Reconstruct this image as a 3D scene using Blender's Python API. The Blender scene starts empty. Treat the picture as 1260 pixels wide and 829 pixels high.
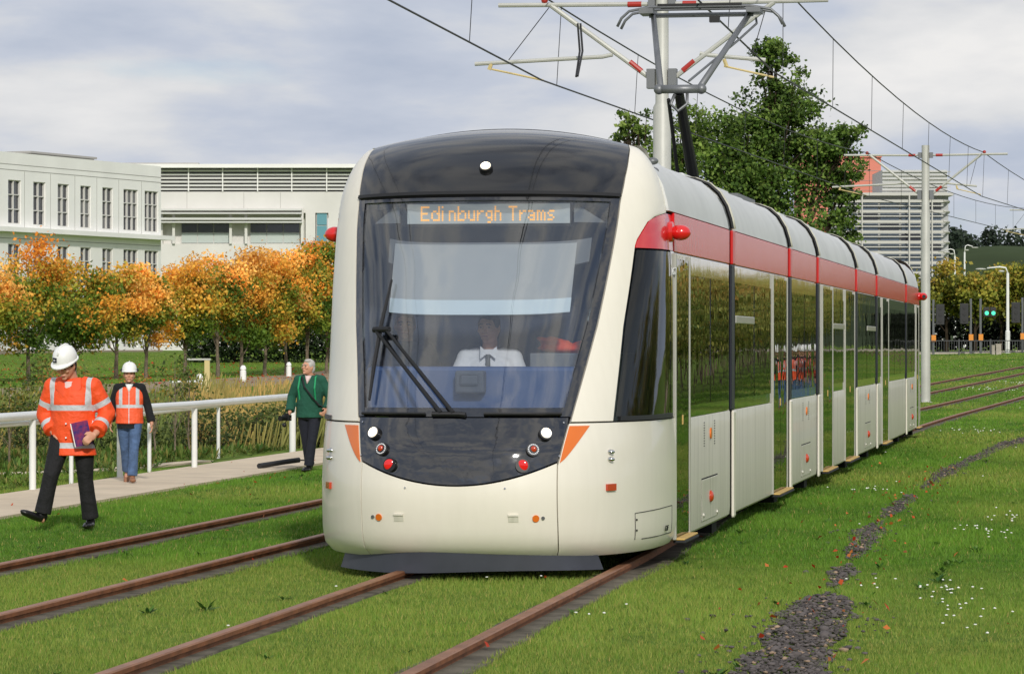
import bpy, bmesh, math, random
import numpy as np
from mathutils import Vector, Matrix, Euler

random.seed(7); RNG = np.random.default_rng(11)
scene = bpy.context.scene
COL = scene.collection
R = math.radians

# ------------------------------------------------------------------ camera
FPX, CAMZ, YHOR = 4255.0, 1.67, 423.0          # focal length in photo pixels, eye height, horizon row
cam = bpy.data.cameras.new('camera'); cam_o = bpy.data.objects.new('camera', cam); COL.objects.link(cam_o)
cam.sensor_width = 36.0; cam.lens = FPX * 36.0 / 1260.0
cam.clip_start = 0.5; cam.clip_end = 6000
cam_o.location = (0, 0, CAMZ)
cam_o.rotation_euler = (R(90) + math.atan((YHOR - 414.5) / FPX), 0, 0)
scene.camera = cam_o

# ------------------------------------------------------------------ light
SUN_AZ, SUN_EL = R(171.0), R(28.0)             # azimuth measured clockwise from +Y (view direction)
world = bpy.data.worlds.new('World'); scene.world = world; world.use_nodes = True
nt = world.node_tree; nt.nodes.clear()
def N(t, **k):
    n = nt.nodes.new(t)
    for a, b in k.items(): setattr(n, a, b)
    return n
wo = N('ShaderNodeOutputWorld'); bg = N('ShaderNodeBackground'); bg.inputs['Strength'].default_value = 0.1
sky = N('ShaderNodeTexSky'); sky.sky_type = 'NISHITA'; sky.sun_disc = False
sky.sun_elevation = SUN_EL; sky.sun_rotation = SUN_AZ; sky.air_density = 1.0; sky.dust_density = 1.2; sky.ozone_density = 2.0
tc = N('ShaderNodeTexCoord')
def cloud_noise(scale, loc, detail, rough, dist=0.0):
    mp = N('ShaderNodeMapping'); mp.inputs['Scale'].default_value = scale; mp.inputs['Location'].default_value = loc
    nz = N('ShaderNodeTexNoise'); nz.inputs['Scale'].default_value = 1.0; nz.inputs['Detail'].default_value = detail
    nz.inputs['Roughness'].default_value = rough; nz.inputs['Distortion'].default_value = dist
    nt.links.new(tc.outputs['Generated'], mp.inputs['Vector']); nt.links.new(mp.outputs['Vector'], nz.inputs['Vector'])
    return nz.outputs['Fac']
def ramp(src, stops):
    r = N('ShaderNodeValToRGB'); e = r.color_ramp.elements
    while len(e) < len(stops): e.new(0.5)
    for q, (p, c) in zip(e, stops):
        q.position = p; q.color = (c[0], c[1], c[2], 1)
    nt.links.new(src, r.inputs['Fac']); return r.outputs['Color']
cover = ramp(cloud_noise((5.0, 5.0, 15.0), (13.43, 3.26, 17.21), 7, 0.55, 0.3), [(0.34, (0.4, 0.4, 0.4)), (0.46, (1, 1, 1))])
shade = ramp(cloud_noise((5.2, 5.2, 17.0), (19.29, 18.09, 11.38), 9, 0.52, 0.1),
             [(0.39, (4.3, 4.9, 6.1)), (0.47, (5.5, 5.95, 6.9)), (0.53, (7.1, 7.2, 7.4)), (0.61, (8.6, 8.5, 8.4))])
mx = N('ShaderNodeMixRGB'); nt.links.new(cover, mx.inputs['Fac'])
sk = N('ShaderNodeMixRGB', blend_type='MULTIPLY'); sk.inputs['Fac'].default_value = 1.0
sk.inputs['Color2'].default_value = (0.85, 0.95, 1.1, 1)
nt.links.new(sky.outputs['Color'], sk.inputs['Color1'])
nt.links.new(sk.outputs['Color'], mx.inputs['Color1']); nt.links.new(shade, mx.inputs['Color2'])
nt.links.new(mx.outputs['Color'], bg.inputs['Color']); nt.links.new(bg.outputs[0], wo.inputs[0])

sun = bpy.data.lights.new('sun', 'SUN'); sun.energy = 2.6; sun.angle = R(3.0); sun.color = (1.0, 0.95, 0.88)
sun_o = bpy.data.objects.new('sun', sun); COL.objects.link(sun_o)
sdir = Vector((math.sin(SUN_AZ) * math.cos(SUN_EL), math.cos(SUN_AZ) * math.cos(SUN_EL), math.sin(SUN_EL)))
sun_o.rotation_euler = sdir.to_track_quat('Z', 'Y').to_euler(); sun_o.location = (0, -20, 40)

vs = scene.view_settings
vs.view_transform = 'Standard'; vs.look = 'None'; vs.exposure = 0.0; vs.gamma = 1.0; vs.use_curve_mapping = False
scene.cycles.use_denoising = True
scene.cycles.max_bounces = 8; scene.cycles.transparent_max_bounces = 12
scene.cycles.sample_clamp_indirect = 6.0

# ------------------------------------------------------------------ helpers
def lin(c):
    return tuple(((v / 255) / 12.92 if v / 255 <= 0.04045 else ((v / 255 + 0.055) / 1.055) ** 2.4) for v in c)
MATS = {}
def mat(name, rgb, rough=0.6, metal=0.0, coat=0.0, spec=0.5, var=None, bump=None, emit=None, streak=None, attr=None, trans=0.0, rgb2=None, ior=1.5):
    """procedural principled material. rgb in sRGB 0-255; var=(scale, amount); bump=(scale, distance); streak=(amount, rgb)"""
    m = bpy.data.materials.new(name); m.use_nodes = True; t = m.node_tree
    b = t.nodes['Principled BSDF']; L = t.links.new
    b.inputs['Roughness'].default_value = rough; b.inputs['Metallic'].default_value = metal
    b.inputs['Coat Weight'].default_value = coat; b.inputs['Coat Roughness'].default_value = 0.04
    b.inputs['Specular IOR Level'].default_value = spec; b.inputs['IOR'].default_value = ior
    c = lin(rgb); b.inputs['Base Color'].default_value = (*c, 1)
    co = t.nodes.new('ShaderNodeTexCoord'); out = None
    if attr:
        a = t.nodes.new('ShaderNodeAttribute'); a.attribute_name = attr; out = a.outputs['Color']
    if var:
        n = t.nodes.new('ShaderNodeTexNoise'); n.inputs['Scale'].default_value = var[0]; n.inputs['Detail'].default_value = 6
        n.inputs['Roughness'].default_value = 0.6
        L(co.outputs['Object'], n.inputs['Vector'])
        r = t.nodes.new('ShaderNodeValToRGB'); e = r.color_ramp.elements
        a0 = tuple(max(0, x * (1 - var[1])) for x in c); a1 = lin(rgb2) if rgb2 else tuple(min(1, x * (1 + var[1])) for x in c)
        e[0].position = 0.35; e[1].position = 0.65; e[0].color = (*a0, 1); e[1].color = (*a1, 1)
        L(n.outputs['Fac'], r.inputs['Fac']); out = r.outputs['Color']
    if streak:
        mp = t.nodes.new('ShaderNodeMapping'); mp.inputs['Scale'].default_value = (9, 9, 0.35)
        n = t.nodes.new('ShaderNodeTexNoise'); n.inputs['Scale'].default_value = 1.6; n.inputs['Detail'].default_value = 5
        L(co.outputs['Object'], mp.inputs['Vector']); L(mp.outputs['Vector'], n.inputs['Vector'])
        mr = t.nodes.new('ShaderNodeMapRange'); mr.inputs['From Min'].default_value = 0.42; mr.inputs['From Max'].default_value = 0.75
        mr.inputs['To Max'].default_value = streak[0]; L(n.outputs['Fac'], mr.inputs['Value'])
        x = t.nodes.new('ShaderNodeMixRGB'); x.inputs['Color1'].default_value = (*c, 1); x.inputs['Color2'].default_value = (*lin(streak[1]), 1)
        if out is not None: L(out, x.inputs['Color1'])
        L(mr.outputs['Result'], x.inputs['Fac']); out = x.outputs['Color']
    if out is not None: L(out, b.inputs['Base Color'])
    if bump:
        n = t.nodes.new('ShaderNodeTexNoise'); n.inputs['Scale'].default_value = bump[0]; n.inputs['Detail'].default_value = 4
        L(co.outputs['Object'], n.inputs['Vector'])
        bp = t.nodes.new('ShaderNodeBump'); bp.inputs['Distance'].default_value = bump[1]; bp.inputs['Strength'].default_value = 1.0
        L(n.outputs['Fac'], bp.inputs['Height']); L(bp.outputs['Normal'], b.inputs['Normal'])
        if coat: L(bp.outputs['Normal'], b.inputs['Coat Normal'])
    if emit:
        b.inputs['Emission Color'].default_value = (*lin(emit[0]), 1); b.inputs['Emission Strength'].default_value = emit[1]
    if trans:
        tr = t.nodes.new('ShaderNodeBsdfTranslucent'); mxs = t.nodes.new('ShaderNodeMixShader'); mxs.inputs['Fac'].default_value = trans
        if out is not None: L(out, tr.inputs['Color'])
        else: tr.inputs['Color'].default_value = (*c, 1)
        o = t.nodes['Material Output']; L(b.outputs[0], mxs.inputs[1]); L(tr.outputs[0], mxs.inputs[2]); L(mxs.outputs[0], o.inputs['Surface'])
    MATS[name] = m; return m
def glass(name, tint, rough=0.0, ior=1.5, dark=0.0, bump=None):
    """a pane: fresnel mirror over tinted see-through"""
    m = bpy.data.materials.new(name); m.use_nodes = True; t = m.node_tree; t.nodes.clear(); L = t.links.new
    o = t.nodes.new('ShaderNodeOutputMaterial'); f = t.nodes.new('ShaderNodeLayerWeight'); f.inputs['Blend'].default_value = 0.5
    pw = t.nodes.new('ShaderNodeMath'); pw.operation = 'POWER'; pw.inputs[1].default_value = 5.0; L(f.outputs['Facing'], pw.inputs[0])
    F0 = ((ior - 1) / (ior + 1)) ** 2; mr = t.nodes.new('ShaderNodeMapRange'); mr.inputs['To Min'].default_value = F0; L(pw.outputs[0], mr.inputs['Value'])
    g = t.nodes.new('ShaderNodeBsdfGlossy'); g.inputs['Roughness'].default_value = rough
    tr = t.nodes.new('ShaderNodeBsdfTransparent'); tr.inputs['Color'].default_value = (*tint, 1)
    x = t.nodes.new('ShaderNodeMixShader'); L(mr.outputs['Result'], x.inputs['Fac']); L(tr.outputs[0], x.inputs[1]); L(g.outputs[0], x.inputs[2])
    if bump:
        co = t.nodes.new('ShaderNodeTexCoord'); n = t.nodes.new('ShaderNodeTexNoise'); n.inputs['Scale'].default_value = bump[0]
        L(co.outputs['Object'], n.inputs['Vector']); bp = t.nodes.new('ShaderNodeBump'); bp.inputs['Distance'].default_value = bump[1]
        L(n.outputs['Fac'], bp.inputs['Height']); L(bp.outputs['Normal'], g.inputs['Normal']); L(bp.outputs['Normal'], f.inputs['Normal'])
    L(x.outputs[0], o.inputs['Surface']); MATS[name] = m; return m
def tag(o, label=None, cat=None, group=None, kind=None):
    if label: o['label'] = label
    if cat: o['category'] = cat
    if group: o['group'] = group
    if kind: o['kind'] = kind
    return o
def empty(name, loc=(0, 0, 0), rz=0.0, label=None, cat=None, group=None):
    o = bpy.data.objects.new(name, None); COL.objects.link(o); o.location = loc; o.rotation_euler = (0, 0, rz)
    o.empty_display_size = 0.1
    return tag(o, label, cat, group)
def link(name, me, m, parent=None, loc=None):
    o = bpy.data.objects.new(name, me); COL.objects.link(o)
    if m is not None:
        if not me.materials: me.materials.append(MATS[m] if isinstance(m, str) else m)
    if parent: o.parent = parent
    if loc is not None: o.location = loc
    return o
def copy_tree(o, parent=None):
    c = o.copy(); COL.objects.link(c)
    if parent: c.parent = parent
    for ch in list(o.children): copy_tree(ch, c)
    return c
def basis(d):
    d = Vector(d).normalized(); a = Vector((0, 0, 1)) if abs(d.z) < 0.9 else Vector((1, 0, 0))
    x = d.cross(a).normalized(); return x, d.cross(x).normalized(), d
class MB:
    def __init__(s): s.v = []; s.f = []
    def add(s, vs, fs):
        n = len(s.v); s.v += [tuple(p) for p in vs]; s.f += [tuple(i + n for i in f) for f in fs]; return s
    def box(s, c, sz, rz=0.0, M=None):
        hx, hy, hz = sz[0] / 2, sz[1] / 2, sz[2] / 2; p = []
        ca, sa = math.cos(rz), math.sin(rz)
        for x, y, z in ((-1, -1, -1), (1, -1, -1), (1, 1, -1), (-1, 1, -1), (-1, -1, 1), (1, -1, 1), (1, 1, 1), (-1, 1, 1)):
            q = Vector((x * hx, y * hy, z * hz))
            q = M @ q if M is not None else Vector((q.x * ca - q.y * sa, q.x * sa + q.y * ca, q.z))
            p.append((q.x + c[0], q.y + c[1], q.z + c[2]))
        return s.add(p, [(0, 3, 2, 1), (4, 5, 6, 7), (0, 1, 5, 4), (1, 2, 6, 5), (2, 3, 7, 6), (3, 0, 4, 7)])
    def bx(s, x0, x1, y0, y1, z0, z1): return s.box(((x0 + x1) / 2, (y0 + y1) / 2, (z0 + z1) / 2), (abs(x1 - x0), abs(y1 - y0), abs(z1 - z0)))
    def tube(s, pts, rad, n=8, cap=True):
        pts = [Vector(p) for p in pts]; k = len(pts); rad = rad if hasattr(rad, '__len__') else [rad] * k
        ref = None; vs = []
        for i, p in enumerate(pts):
            d = (pts[min(i + 1, k - 1)] - pts[max(i - 1, 0)]).normalized()
            if ref is None: x, y, _ = basis(d)
            else:
                x = (ref - d * ref.dot(d)).normalized(); y = d.cross(x)
            ref = x
            for j in range(n):
                a = 2 * math.pi * j / n; vs.append(p + (x * math.cos(a) + y * math.sin(a)) * rad[i])
        fs = [(i * n + j, i * n + (j + 1) % n, (i + 1) * n + (j + 1) % n, (i + 1) * n + j) for i in range(k - 1) for j in range(n)]
        if cap: fs += [tuple(range(n - 1, -1, -1)), tuple((k - 1) * n + j for j in range(n))]
        return s.add(vs, fs)
    def loft(s, rings, n=14):
        """rings: (cx, cy, cz, rx, ry) horizontal ellipses, closed at both ends"""
        vs = []
        for cx, cy, cz, rx, ry in rings:
            for j in range(n):
                a = 2 * math.pi * j / n; vs.append((cx + rx * math.cos(a), cy + ry * math.sin(a), cz))
        k = len(rings)
        fs = [(i * n + j, i * n + (j + 1) % n, (i + 1) * n + (j + 1) % n, (i + 1) * n + j) for i in range(k - 1) for j in range(n)]
        fs += [tuple(range(n - 1, -1, -1)), tuple((k - 1) * n + j for j in range(n))]
        return s.add(vs, fs)
    def ell(s, c, r, rot=None, nu=12, nv=8):
        vs = []; fs = []; c = Vector(c)
        for i in range(1, nv):
            ph = math.pi * i / nv
            for j in range(nu):
                a = 2 * math.pi * j / nu; q = Vector((r[0] * math.sin(ph) * math.cos(a), r[1] * math.sin(ph) * math.sin(a), r[2] * math.cos(ph)))
                vs.append(c + (rot @ q if rot is not None else q))
        for q in ((0, 0, r[2]), (0, 0, -r[2])):
            q = Vector(q); vs.append(c + (rot @ q if rot is not None else q))
        T, B = len(vs) - 2, len(vs) - 1
        for i in range(nv - 2):
            for j in range(nu): fs.append((i * nu + j, (i + 1) * nu + j, (i + 1) * nu + (j + 1) % nu, i * nu + (j + 1) % nu))
        for j in range(nu):
            fs.append((T, j, (j + 1) % nu)); o = (nv - 2) * nu; fs.append((B, o + (j + 1) % nu, o + j))
        return s.add(vs, fs)
    def disc(s, c, nrm, r, th, n=20):
        c = Vector(c); nrm = Vector(nrm).normalized(); return s.tube([c - nrm * th / 2, c + nrm * th / 2], r, n)
    def mesh(s, name, smooth=False, bevel=0.0):
        me = bpy.data.meshes.new(name); me.from_pydata(s.v, [], s.f)
        if bevel:
            bm = bmesh.new(); bm.from_mesh(me)
            bmesh.ops.bevel(bm, geom=[e for e in bm.edges], offset=bevel, segments=2, affect='EDGES', profile=0.5)
            bm.to_mesh(me); bm.free()
        if smooth is True: me.polygons.foreach_set('use_smooth', [True] * len(me.polygons))
        elif smooth:
            me.polygons.foreach_set('use_smooth', [True] * len(me.polygons)); me.set_sharp_from_angle(angle=smooth)
        me.update(); return me
    def build(s, name, m, parent=None, smooth=False, bevel=0.0, loc=None): return link(name, s.mesh(name, smooth, bevel), m, parent, loc)
def text_mesh(name, body, size, m, parent, M, extrude=0.002, align='CENTER'):
    cu = bpy.data.curves.new(name, 'FONT'); cu.body = body; cu.size = size; cu.extrude = extrude; cu.align_x = align; cu.align_y = 'CENTER'
    to = bpy.data.objects.new(name + '_source', cu); COL.objects.link(to)
    me = bpy.data.meshes.new_from_object(to.evaluated_get(bpy.context.evaluated_depsgraph_get()))
    bpy.data.objects.remove(to); bpy.data.curves.remove(cu)
    me.transform(M); me.materials.clear(); return link(name, me, m, parent)
def sstep(a, b, x):
    t = np.clip((np.asarray(x, float) - a) / (b - a), 0, 1); return t * t * (3 - 2 * t)
def np_mesh(name, V, F, m, col=None, smooth=False):
    """fast mesh from arrays; F is (n,3) or (n,4)"""
    me = bpy.data.meshes.new(name); V = np.asarray(V, np.float32); F = np.asarray(F, np.int32); k = F.shape[1]
    me.vertices.add(len(V)); me.vertices.foreach_set('co', V.ravel())
    me.loops.add(F.size); me.loops.foreach_set('vertex_index', F.ravel())
    me.polygons.add(len(F)); me.polygons.foreach_set('loop_start', np.arange(0, F.size, k, dtype=np.int32))
    if smooth: me.polygons.foreach_set('use_smooth', np.ones(len(F), bool))
    me.update(calc_edges=True)
    if col is not None:
        a = me.color_attributes.new('Col', 'FLOAT_COLOR', 'POINT'); c4 = np.ones((len(V), 4), np.float32); c4[:, :3] = col; a.data.foreach_set('color', c4.ravel())
    me.materials.append(MATS[m]); return me

# ------------------------------------------------------------------ layout of the place
TH = math.atan(720 / FPX); ST, CT = math.sin(TH), math.cos(TH)
TRAM_P = Vector((-0.43, 25.15, 0))
def xc(d):          # centre line of the tram's own track
    d = np.asarray(d, float); far = np.clip(d - 45, 0, None) ** 2 / 2400
    tram = 0.1692 * d - 4.685; near = -0.224 + 0.1592 * (d - 24.4)
    w = sstep(27, 40, d); return np.where(d < 40, near * (1 - w) + tram * w, tram) + far
def xl(d):          # centre line of the other track
    d = np.asarray(d, float); far = np.clip(d - 45, 0, None) ** 2 / 2400
    return 0.1692 * d - 4.685 + far - 2.9 - 0.45 * sstep(38, 50, d) - 0.15 * sstep(60, 110, d)
def rise(d): return 1.3 * sstep(90, 232, d)
def gz(x, d):
    x = np.asarray(x, float); d = np.asarray(d, float)
    dc = np.clip(d, 0, 240); e = x - xc(dc)
    wl = sstep(-6, -22, e); rl = 1.2 * sstep(182, 232, d)
    z = -0.075 + rise(d) * (1 - wl) + rl * wl
    z = z - 0.25 * sstep(-5.6, -7.4, e) * (1 - sstep(70, 120, d))
    z = z - 0.55 * sstep(-10.4, -12.4, e) * sstep(62, 75, d) * (1 - sstep(95, 140, d))
    return z + 0.10 * sstep(-8, -20, e) * sstep(100, 140, d) * (1 - sstep(182, 232, d))
def g1(x, d): return float(gz(x, d))
def px(x, y, d): return Vector(((x - 630) * d / FPX, d, CAMZ - (y - YHOR) * d / FPX))   # survey helper: bearing + distance
# ------------------------------------------------------------------ materials
mat('soil_grass', (88, 114, 38), 0.95, var=(3.0, 0.25), rgb2=(116, 138, 52), spec=0.1)
mat('blade', (80, 120, 30), 0.6, attr='Col', trans=0.30, spec=0.25)
mat('leaf', (80, 120, 30), 0.55, attr='Col', trans=0.28, spec=0.25)
mat('bark', (118, 106, 90), 0.95, var=(14, 0.35), bump=(40, 0.01), spec=0.1)
mat('bark_dark', (58, 50, 40), 0.95, var=(14, 0.35), spec=0.1)
mat('rail_rust', (130, 80, 48), 0.7, var=(5, 0.3), bump=(60, 0.001), metal=0.15)
mat('rail_head', (150, 104, 74), 0.5, var=(3, 0.2), metal=0.35)
mat('concrete_bed', (98, 92, 80), 0.95, var=(5, 0.35), bump=(30, 0.006), spec=0.2)
mat('path_concrete', (206, 190, 166), 0.9, var=(1.3, 0.10), bump=(60, 0.002), spec=0.2)
mat('path_gravel', (150, 134, 110), 0.95, var=(1.1, 0.2), spec=0.1)
mat('asphalt', (92, 90, 88), 0.9, var=(3, 0.2))
mat('kerb', (168, 160, 148), 0.9, var=(3, 0.15))
mat('stone', (96, 90, 86), 0.9, attr='Col', spec=0.25)
mat('white_rail', (232, 232, 228), 0.35, coat=0.3, var=(1.2, 0.05))
mat('galv', (186, 186, 178), 0.5, var=(2, 0.07), metal=0.1)
mat('galv_dark', (120, 122, 124), 0.45, metal=0.5)
mat('red_ins', (168, 44, 34), 0.45)
mat('wood_rod', (206, 186, 130), 0.5)
mat('wire', (64, 64, 66), 0.5, metal=0.5)
mat('black', (20, 20, 22), 0.5)
mat('rubber', (30, 31, 34), 0.7)
mat('white_plastic', (238, 238, 234), 0.45)

# ------------------------------------------------------------------ ground
xs = np.unique(np.concatenate([np.linspace(-1600, -120, 14), np.linspace(-120, -30, 22), np.linspace(-30, 60, 150), np.linspace(60, 140, 18), np.linspace(140, 1600, 14)]))
ds = np.unique(np.concatenate([np.linspace(-120, 4, 8), np.linspace(4, 130, 170), np.linspace(130, 260, 70), np.linspace(260, 420, 12), np.linspace(420, 3200, 16)]))
Xg, Dg = np.meshgrid(xs, ds); Zg = gz(Xg, Dg)
nx, nd = len(xs), len(ds); V = np.stack([Xg, Dg, Zg], -1).reshape(-1, 3)
i = np.arange(nd - 1)[:, None] * nx + np.arange(nx - 1)[None]; F = np.stack([i, i + 1, i + nx + 1, i + nx], -1).reshape(-1, 4)
ground = link('ground', np_mesh('ground', V, F, 'soil_grass', smooth=True), None); tag(ground, kind='structure')

def ribbon(name, pts, width, m, dz=0.02, step=1.0, th=0.05, kind='structure', parent=None, zf=None):
    """a strip that follows the ground along a plan polyline (x, d)"""
    P = []
    for a, b in zip(pts[:-1], pts[1:]):
        n = max(1, int(math.dist(a, b) / step))
        for k in range(n): P.append((a[0] + (b[0] - a[0]) * k / n, a[1] + (b[1] - a[1]) * k / n))
    P.append(pts[-1]); mb = MB(); vs = []; K = 5
    for k, p in enumerate(P):
        q0, q1 = P[max(k - 1, 0)], P[min(k + 1, len(P) - 1)]
        t = Vector((q1[0] - q0[0], q1[1] - q0[1], 0)).normalized(); n = Vector((t.y, -t.x, 0))
        w = width(k / max(1, len(P) - 1)) if callable(width) else width
        for j in range(K):
            s = (j / (K - 1) - 0.5) * w; x, d = p[0] + n.x * s, p[1] + n.y * s
            z = (zf(x, d) if zf else g1(x, d)) + dz; vs.append((x, d, z))
        for s in (0.5 * w, -0.5 * w):
            x, d = p[0] + n.x * s, p[1] + n.y * s; vs.append((x, d, (zf(x, d) if zf else g1(x, d)) + dz - th))
    M = K + 2; fs = []
    for k in range(len(P) - 1):
        for j in range(M): fs.append((k * M + j, k * M + (j + 1) % M, (k + 1) * M + (j + 1) % M, (k + 1) * M + j))
    o = mb.add(vs, fs).build(name, m, parent, smooth=R(40))
    if kind: tag(o, kind=kind)
    return o
# near pavement beside the railing, and the pavement on the far side of it
NP = [(-14.0, -10.0), (-9.6, 20.0), (-6.68, 39.4), (-4.05, 57), (-2.6, 66), (2.2, 92)]
ribbon('pavement', NP, 1.75, 'path_concrete', 0.035, 0.8)
ribbon('side_pavement', [(-22, 44), (-12, 49.4), (-8.2, 52.0), (-6.4, 54.2), (-5.2, 58.5)], lambda t: 1.3 * (1 - 0.75 * t), 'path_concrete', 0.03, 0.6)
FP = [(-60, 112), (-32, 116), (-18, 124), (-12.2, 140), (-9.5, 165), (-6, 200)]
ribbon('gravel_path', FP, 7.5, 'path_gravel', 0.03, 2.0)
RP = [(18, 219), (60, 222), (150, 230)]
ribbon('road', [(4, 224), (60, 227), (200, 240)], 7.0, 'asphalt', 0.02, 4.0)
ribbon('road_kerb', [(2, 219.6), (60, 222.6), (200, 235.6)], 0.5, 'kerb', 0.14, 3.0, th=0.25)
ribbon('field_path', [(20, 66), (26, 82), (38, 120), (62, 190)], 2.2, 'path_gravel', 0.03, 1.6)

# ------------------------------------------------------------------ tracks
def rail_mesh(xf, side, d0, d1):
    """flat-bottomed rail with head, web and foot swept along the track"""
    prof = [(-.07, -.115), (.07, -.115), (.07, -.10), (.022, -.088), (.02, -.04), (.036, -.032), (.036, -.008), (.028, 0), (-.028, 0), (-.036, -.008), (-.036, -.032), (-.02, -.04), (-.022, -.088), (-.07, -.10)]
    dd = list(np.arange(d0, 70, 1.2)) + list(np.arange(70, d1, 3.0)); vs = []; fs = []; n = len(prof)
    for d in dd:
        x = float(xf(d)); dx = float(xf(d + .5)) - float(xf(d - .5)); t = Vector((dx, 1, 0)).normalized(); nn = Vector((t.y, -t.x, 0))
        for a, z in prof: vs.append((x + nn.x * (a + side * 0.765), d + nn.y * (a + side * 0.765), z + float(rise(d))))
    for k in range(len(dd) - 1):
        for j in range(n): fs.append((k * n + j, k * n + (j + 1) % n, (k + 1) * n + (j + 1) % n, (k + 1) * n + j))
    me = bpy.data.meshes.new('rail'); me.from_pydata(vs, [], fs)
    me.materials.append(MATS['rail_rust']); me.materials.append(MATS['rail_head'])
    for p in me.polygons:
        if (p.index % n) in (6, 7, 8): p.material_index = 1
    me.update(); return me
def bed(xf, side, d0, d1, parent):
    rnd = random.Random(side + 5); dd = list(np.arange(d0, 70, 0.5)) + list(np.arange(70, d1, 4.0)); vs = []; fs = []
    wl = wr = .22
    for d in dd:
        x = float(xf(d)); dx = float(xf(d + .5)) - float(xf(d - .5)); t = Vector((dx, 1, 0)).normalized(); nn = Vector((t.y, -t.x, 0))
        wl = min(.19, max(.08, wl + rnd.uniform(-.025, .025))); wr = min(.25, max(.10, wr + rnd.uniform(-.03, .03)))
        for a, z in ((-wl - .03, -.14), (-wl, -.062), (wr, -.062), (wr + .03, -.14)):
            s = a + side * 0.765; vs.append((x + nn.x * s, d + nn.y * s, z + float(rise(d))))
    for k in range(len(dd) - 1):
        for j in range(3): fs.append((k * 4 + j, k * 4 + j + 1, (k + 1) * 4 + j + 1, (k + 1) * 4 + j))
    me = bpy.data.meshes.new('concrete_bed'); me.from_pydata(vs, [], fs); me.update(); return link('concrete_bed', me, 'concrete_bed', parent)
for xf, lab in ((xc, 'rusty brown steel track in grass that the white tram runs on'), (xl, 'empty rusty steel track in grass between the tram and the pavement')):
    t = empty('tram_track', (0, 0, 0), 0, lab, 'track')
    for s in (-1, 1):
        bed(xf, s, 6, 215, t); link('rail', rail_mesh(xf, s, 6, 215), None, t)

# ------------------------------------------------------------------ gravel drain strip
GV = np.array([(0.2, 10), (0.92, 15), (1.43, 18.4), (2.0, 22.5), (2.2, 24), (2.62, 27), (3.45, 33), (4.49, 39), (6.05, 47.7), (8.59, 60), (11.2, 70)])
def gvx(d): return np.interp(d, GV[:, 1], GV[:, 0])
def gvw(d):      # half width, patchy because the grass has grown over much of it
    d = np.asarray(d, float); base = np.interp(d, [10, 17, 23.0, 24.2, 25.4, 26.2, 27.4, 28.5, 30, 32, 34, 36, 38, 40, 43, 47, 52, 60, 70], [.27, .27, .25, .02, .08, .13, .02, .08, .14, .15, .03, .10, .12, .02, .08, .16, .12, .18, .12])
    return base * (0.9 + 0.2 * np.sin(d * 3.1) * np.sin(d * 1.3 + 1))
ico = bmesh.new(); bmesh.ops.create_icosphere(ico, subdivisions=1, radius=1.0)
IV = np.array([v.co[:] for v in ico.verts]); IF = np.array([[v.index for v in f.verts] for f in ico.faces]); ico.free()
def blobs(P, S, jit=0.25):
    """n deformed pebbles as one mesh (positions P, radii S (n,3))"""
    n = len(P); a = RNG.uniform(0, 6.28, n); ca, sa = np.cos(a)[:, None], np.sin(a)[:, None]
    L = IV[None] * (1 + RNG.uniform(-jit, jit, (n, len(IV), 1))) * S[:, None, :]
    x = L[..., 0] * ca - L[..., 1] * sa; y = L[..., 0] * sa + L[..., 1] * ca
    V = np.stack([x, y, L[..., 2]], -1) + P[:, None, :]
    F = IF[None] + (np.arange(n) * len(IV))[:, None, None]; return V.reshape(-1, 3), F.reshape(-1, 3)
n = 16000; d = 12 + (66 - 12) * RNG.random(n) ** 1.7; w = gvw(d); u = RNG.uniform(-1, 1, n); u = np.where(RNG.random(n) < .12, RNG.normal(0, 1.1, n), u)
keep = RNG.random(n) < np.where(d < 23.5, 1.0, np.clip((w - .035) / .13, 0, .8)); d, w, u = d[keep], w[keep], u[keep]; n = len(d)
x = gvx(d) + u * w; P = np.stack([x, d, gz(x, d) + RNG.uniform(0.005, .03, n)], -1)
s = RNG.uniform(.007, .018, n) * np.where(RNG.random(n) < .04, 1.9, 1); S = np.stack([s * 1.4, s, s * .6], -1)
V, F = blobs(P, S, .42); g = RNG.uniform(.6, 1.25, n); c = np.array(lin((92, 86, 84)))[None] * g[:, None]
tan = RNG.random(n) < .07; c[tan] = np.array(lin((150, 128, 108))) * g[tan, None]
tag(link('gravel', np_mesh('gravel', V, F, 'stone', np.repeat(c, len(IV), 0)), None), 'dark grey gravel strip with scattered leaves running through the lawn', 'gravel', kind='stuff')

# ------------------------------------------------------------------ grass, one object nobody could count
def lat_e(x, d): return x - xc(d)
def on_hard(x, d):
    bad = np.zeros(len(x), bool)
    for xf in (xc, xl):
        for s in (-1, 1):
            r = x - (xf(d) + s * 0.775); bad |= (r > -.13) & (r < .17)
    npx = np.interp(d, [p[1] for p in NP], [p[0] for p in NP]); bad |= np.abs(x - npx) < 0.93
    for path, hw in (([(-22, 44), (-12, 49.4), (-8.2, 52.0), (-6.4, 54.2), (-5.2, 58.5)], .62),):
        q = np.interp(x, [p[0] for p in path], [p[1] for p in path]); bad |= (x < -5.2) & (np.abs(d - q) < hw)
    gp = np.interp(x, [p[0] for p in FP[:4]], [p[1] for p in FP[:4]]); bad |= (x < -12.2) & (np.abs(d - gp) < 4)
    gp = np.interp(d, [p[1] for p in FP[3:]], [p[0] for p in FP[3:]]); bad |= (d > 139) & (np.abs(x - gp) < 4)
    bad |= (np.abs(x - gvx(d)) < gvw(d) * np.where(d < 24.2, np.random.default_rng(3).uniform(.55, 1.15, len(x)), np.random.default_rng(4).uniform(.0, 1.1, len(x)))) & (d < 66)
    return bad
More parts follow.
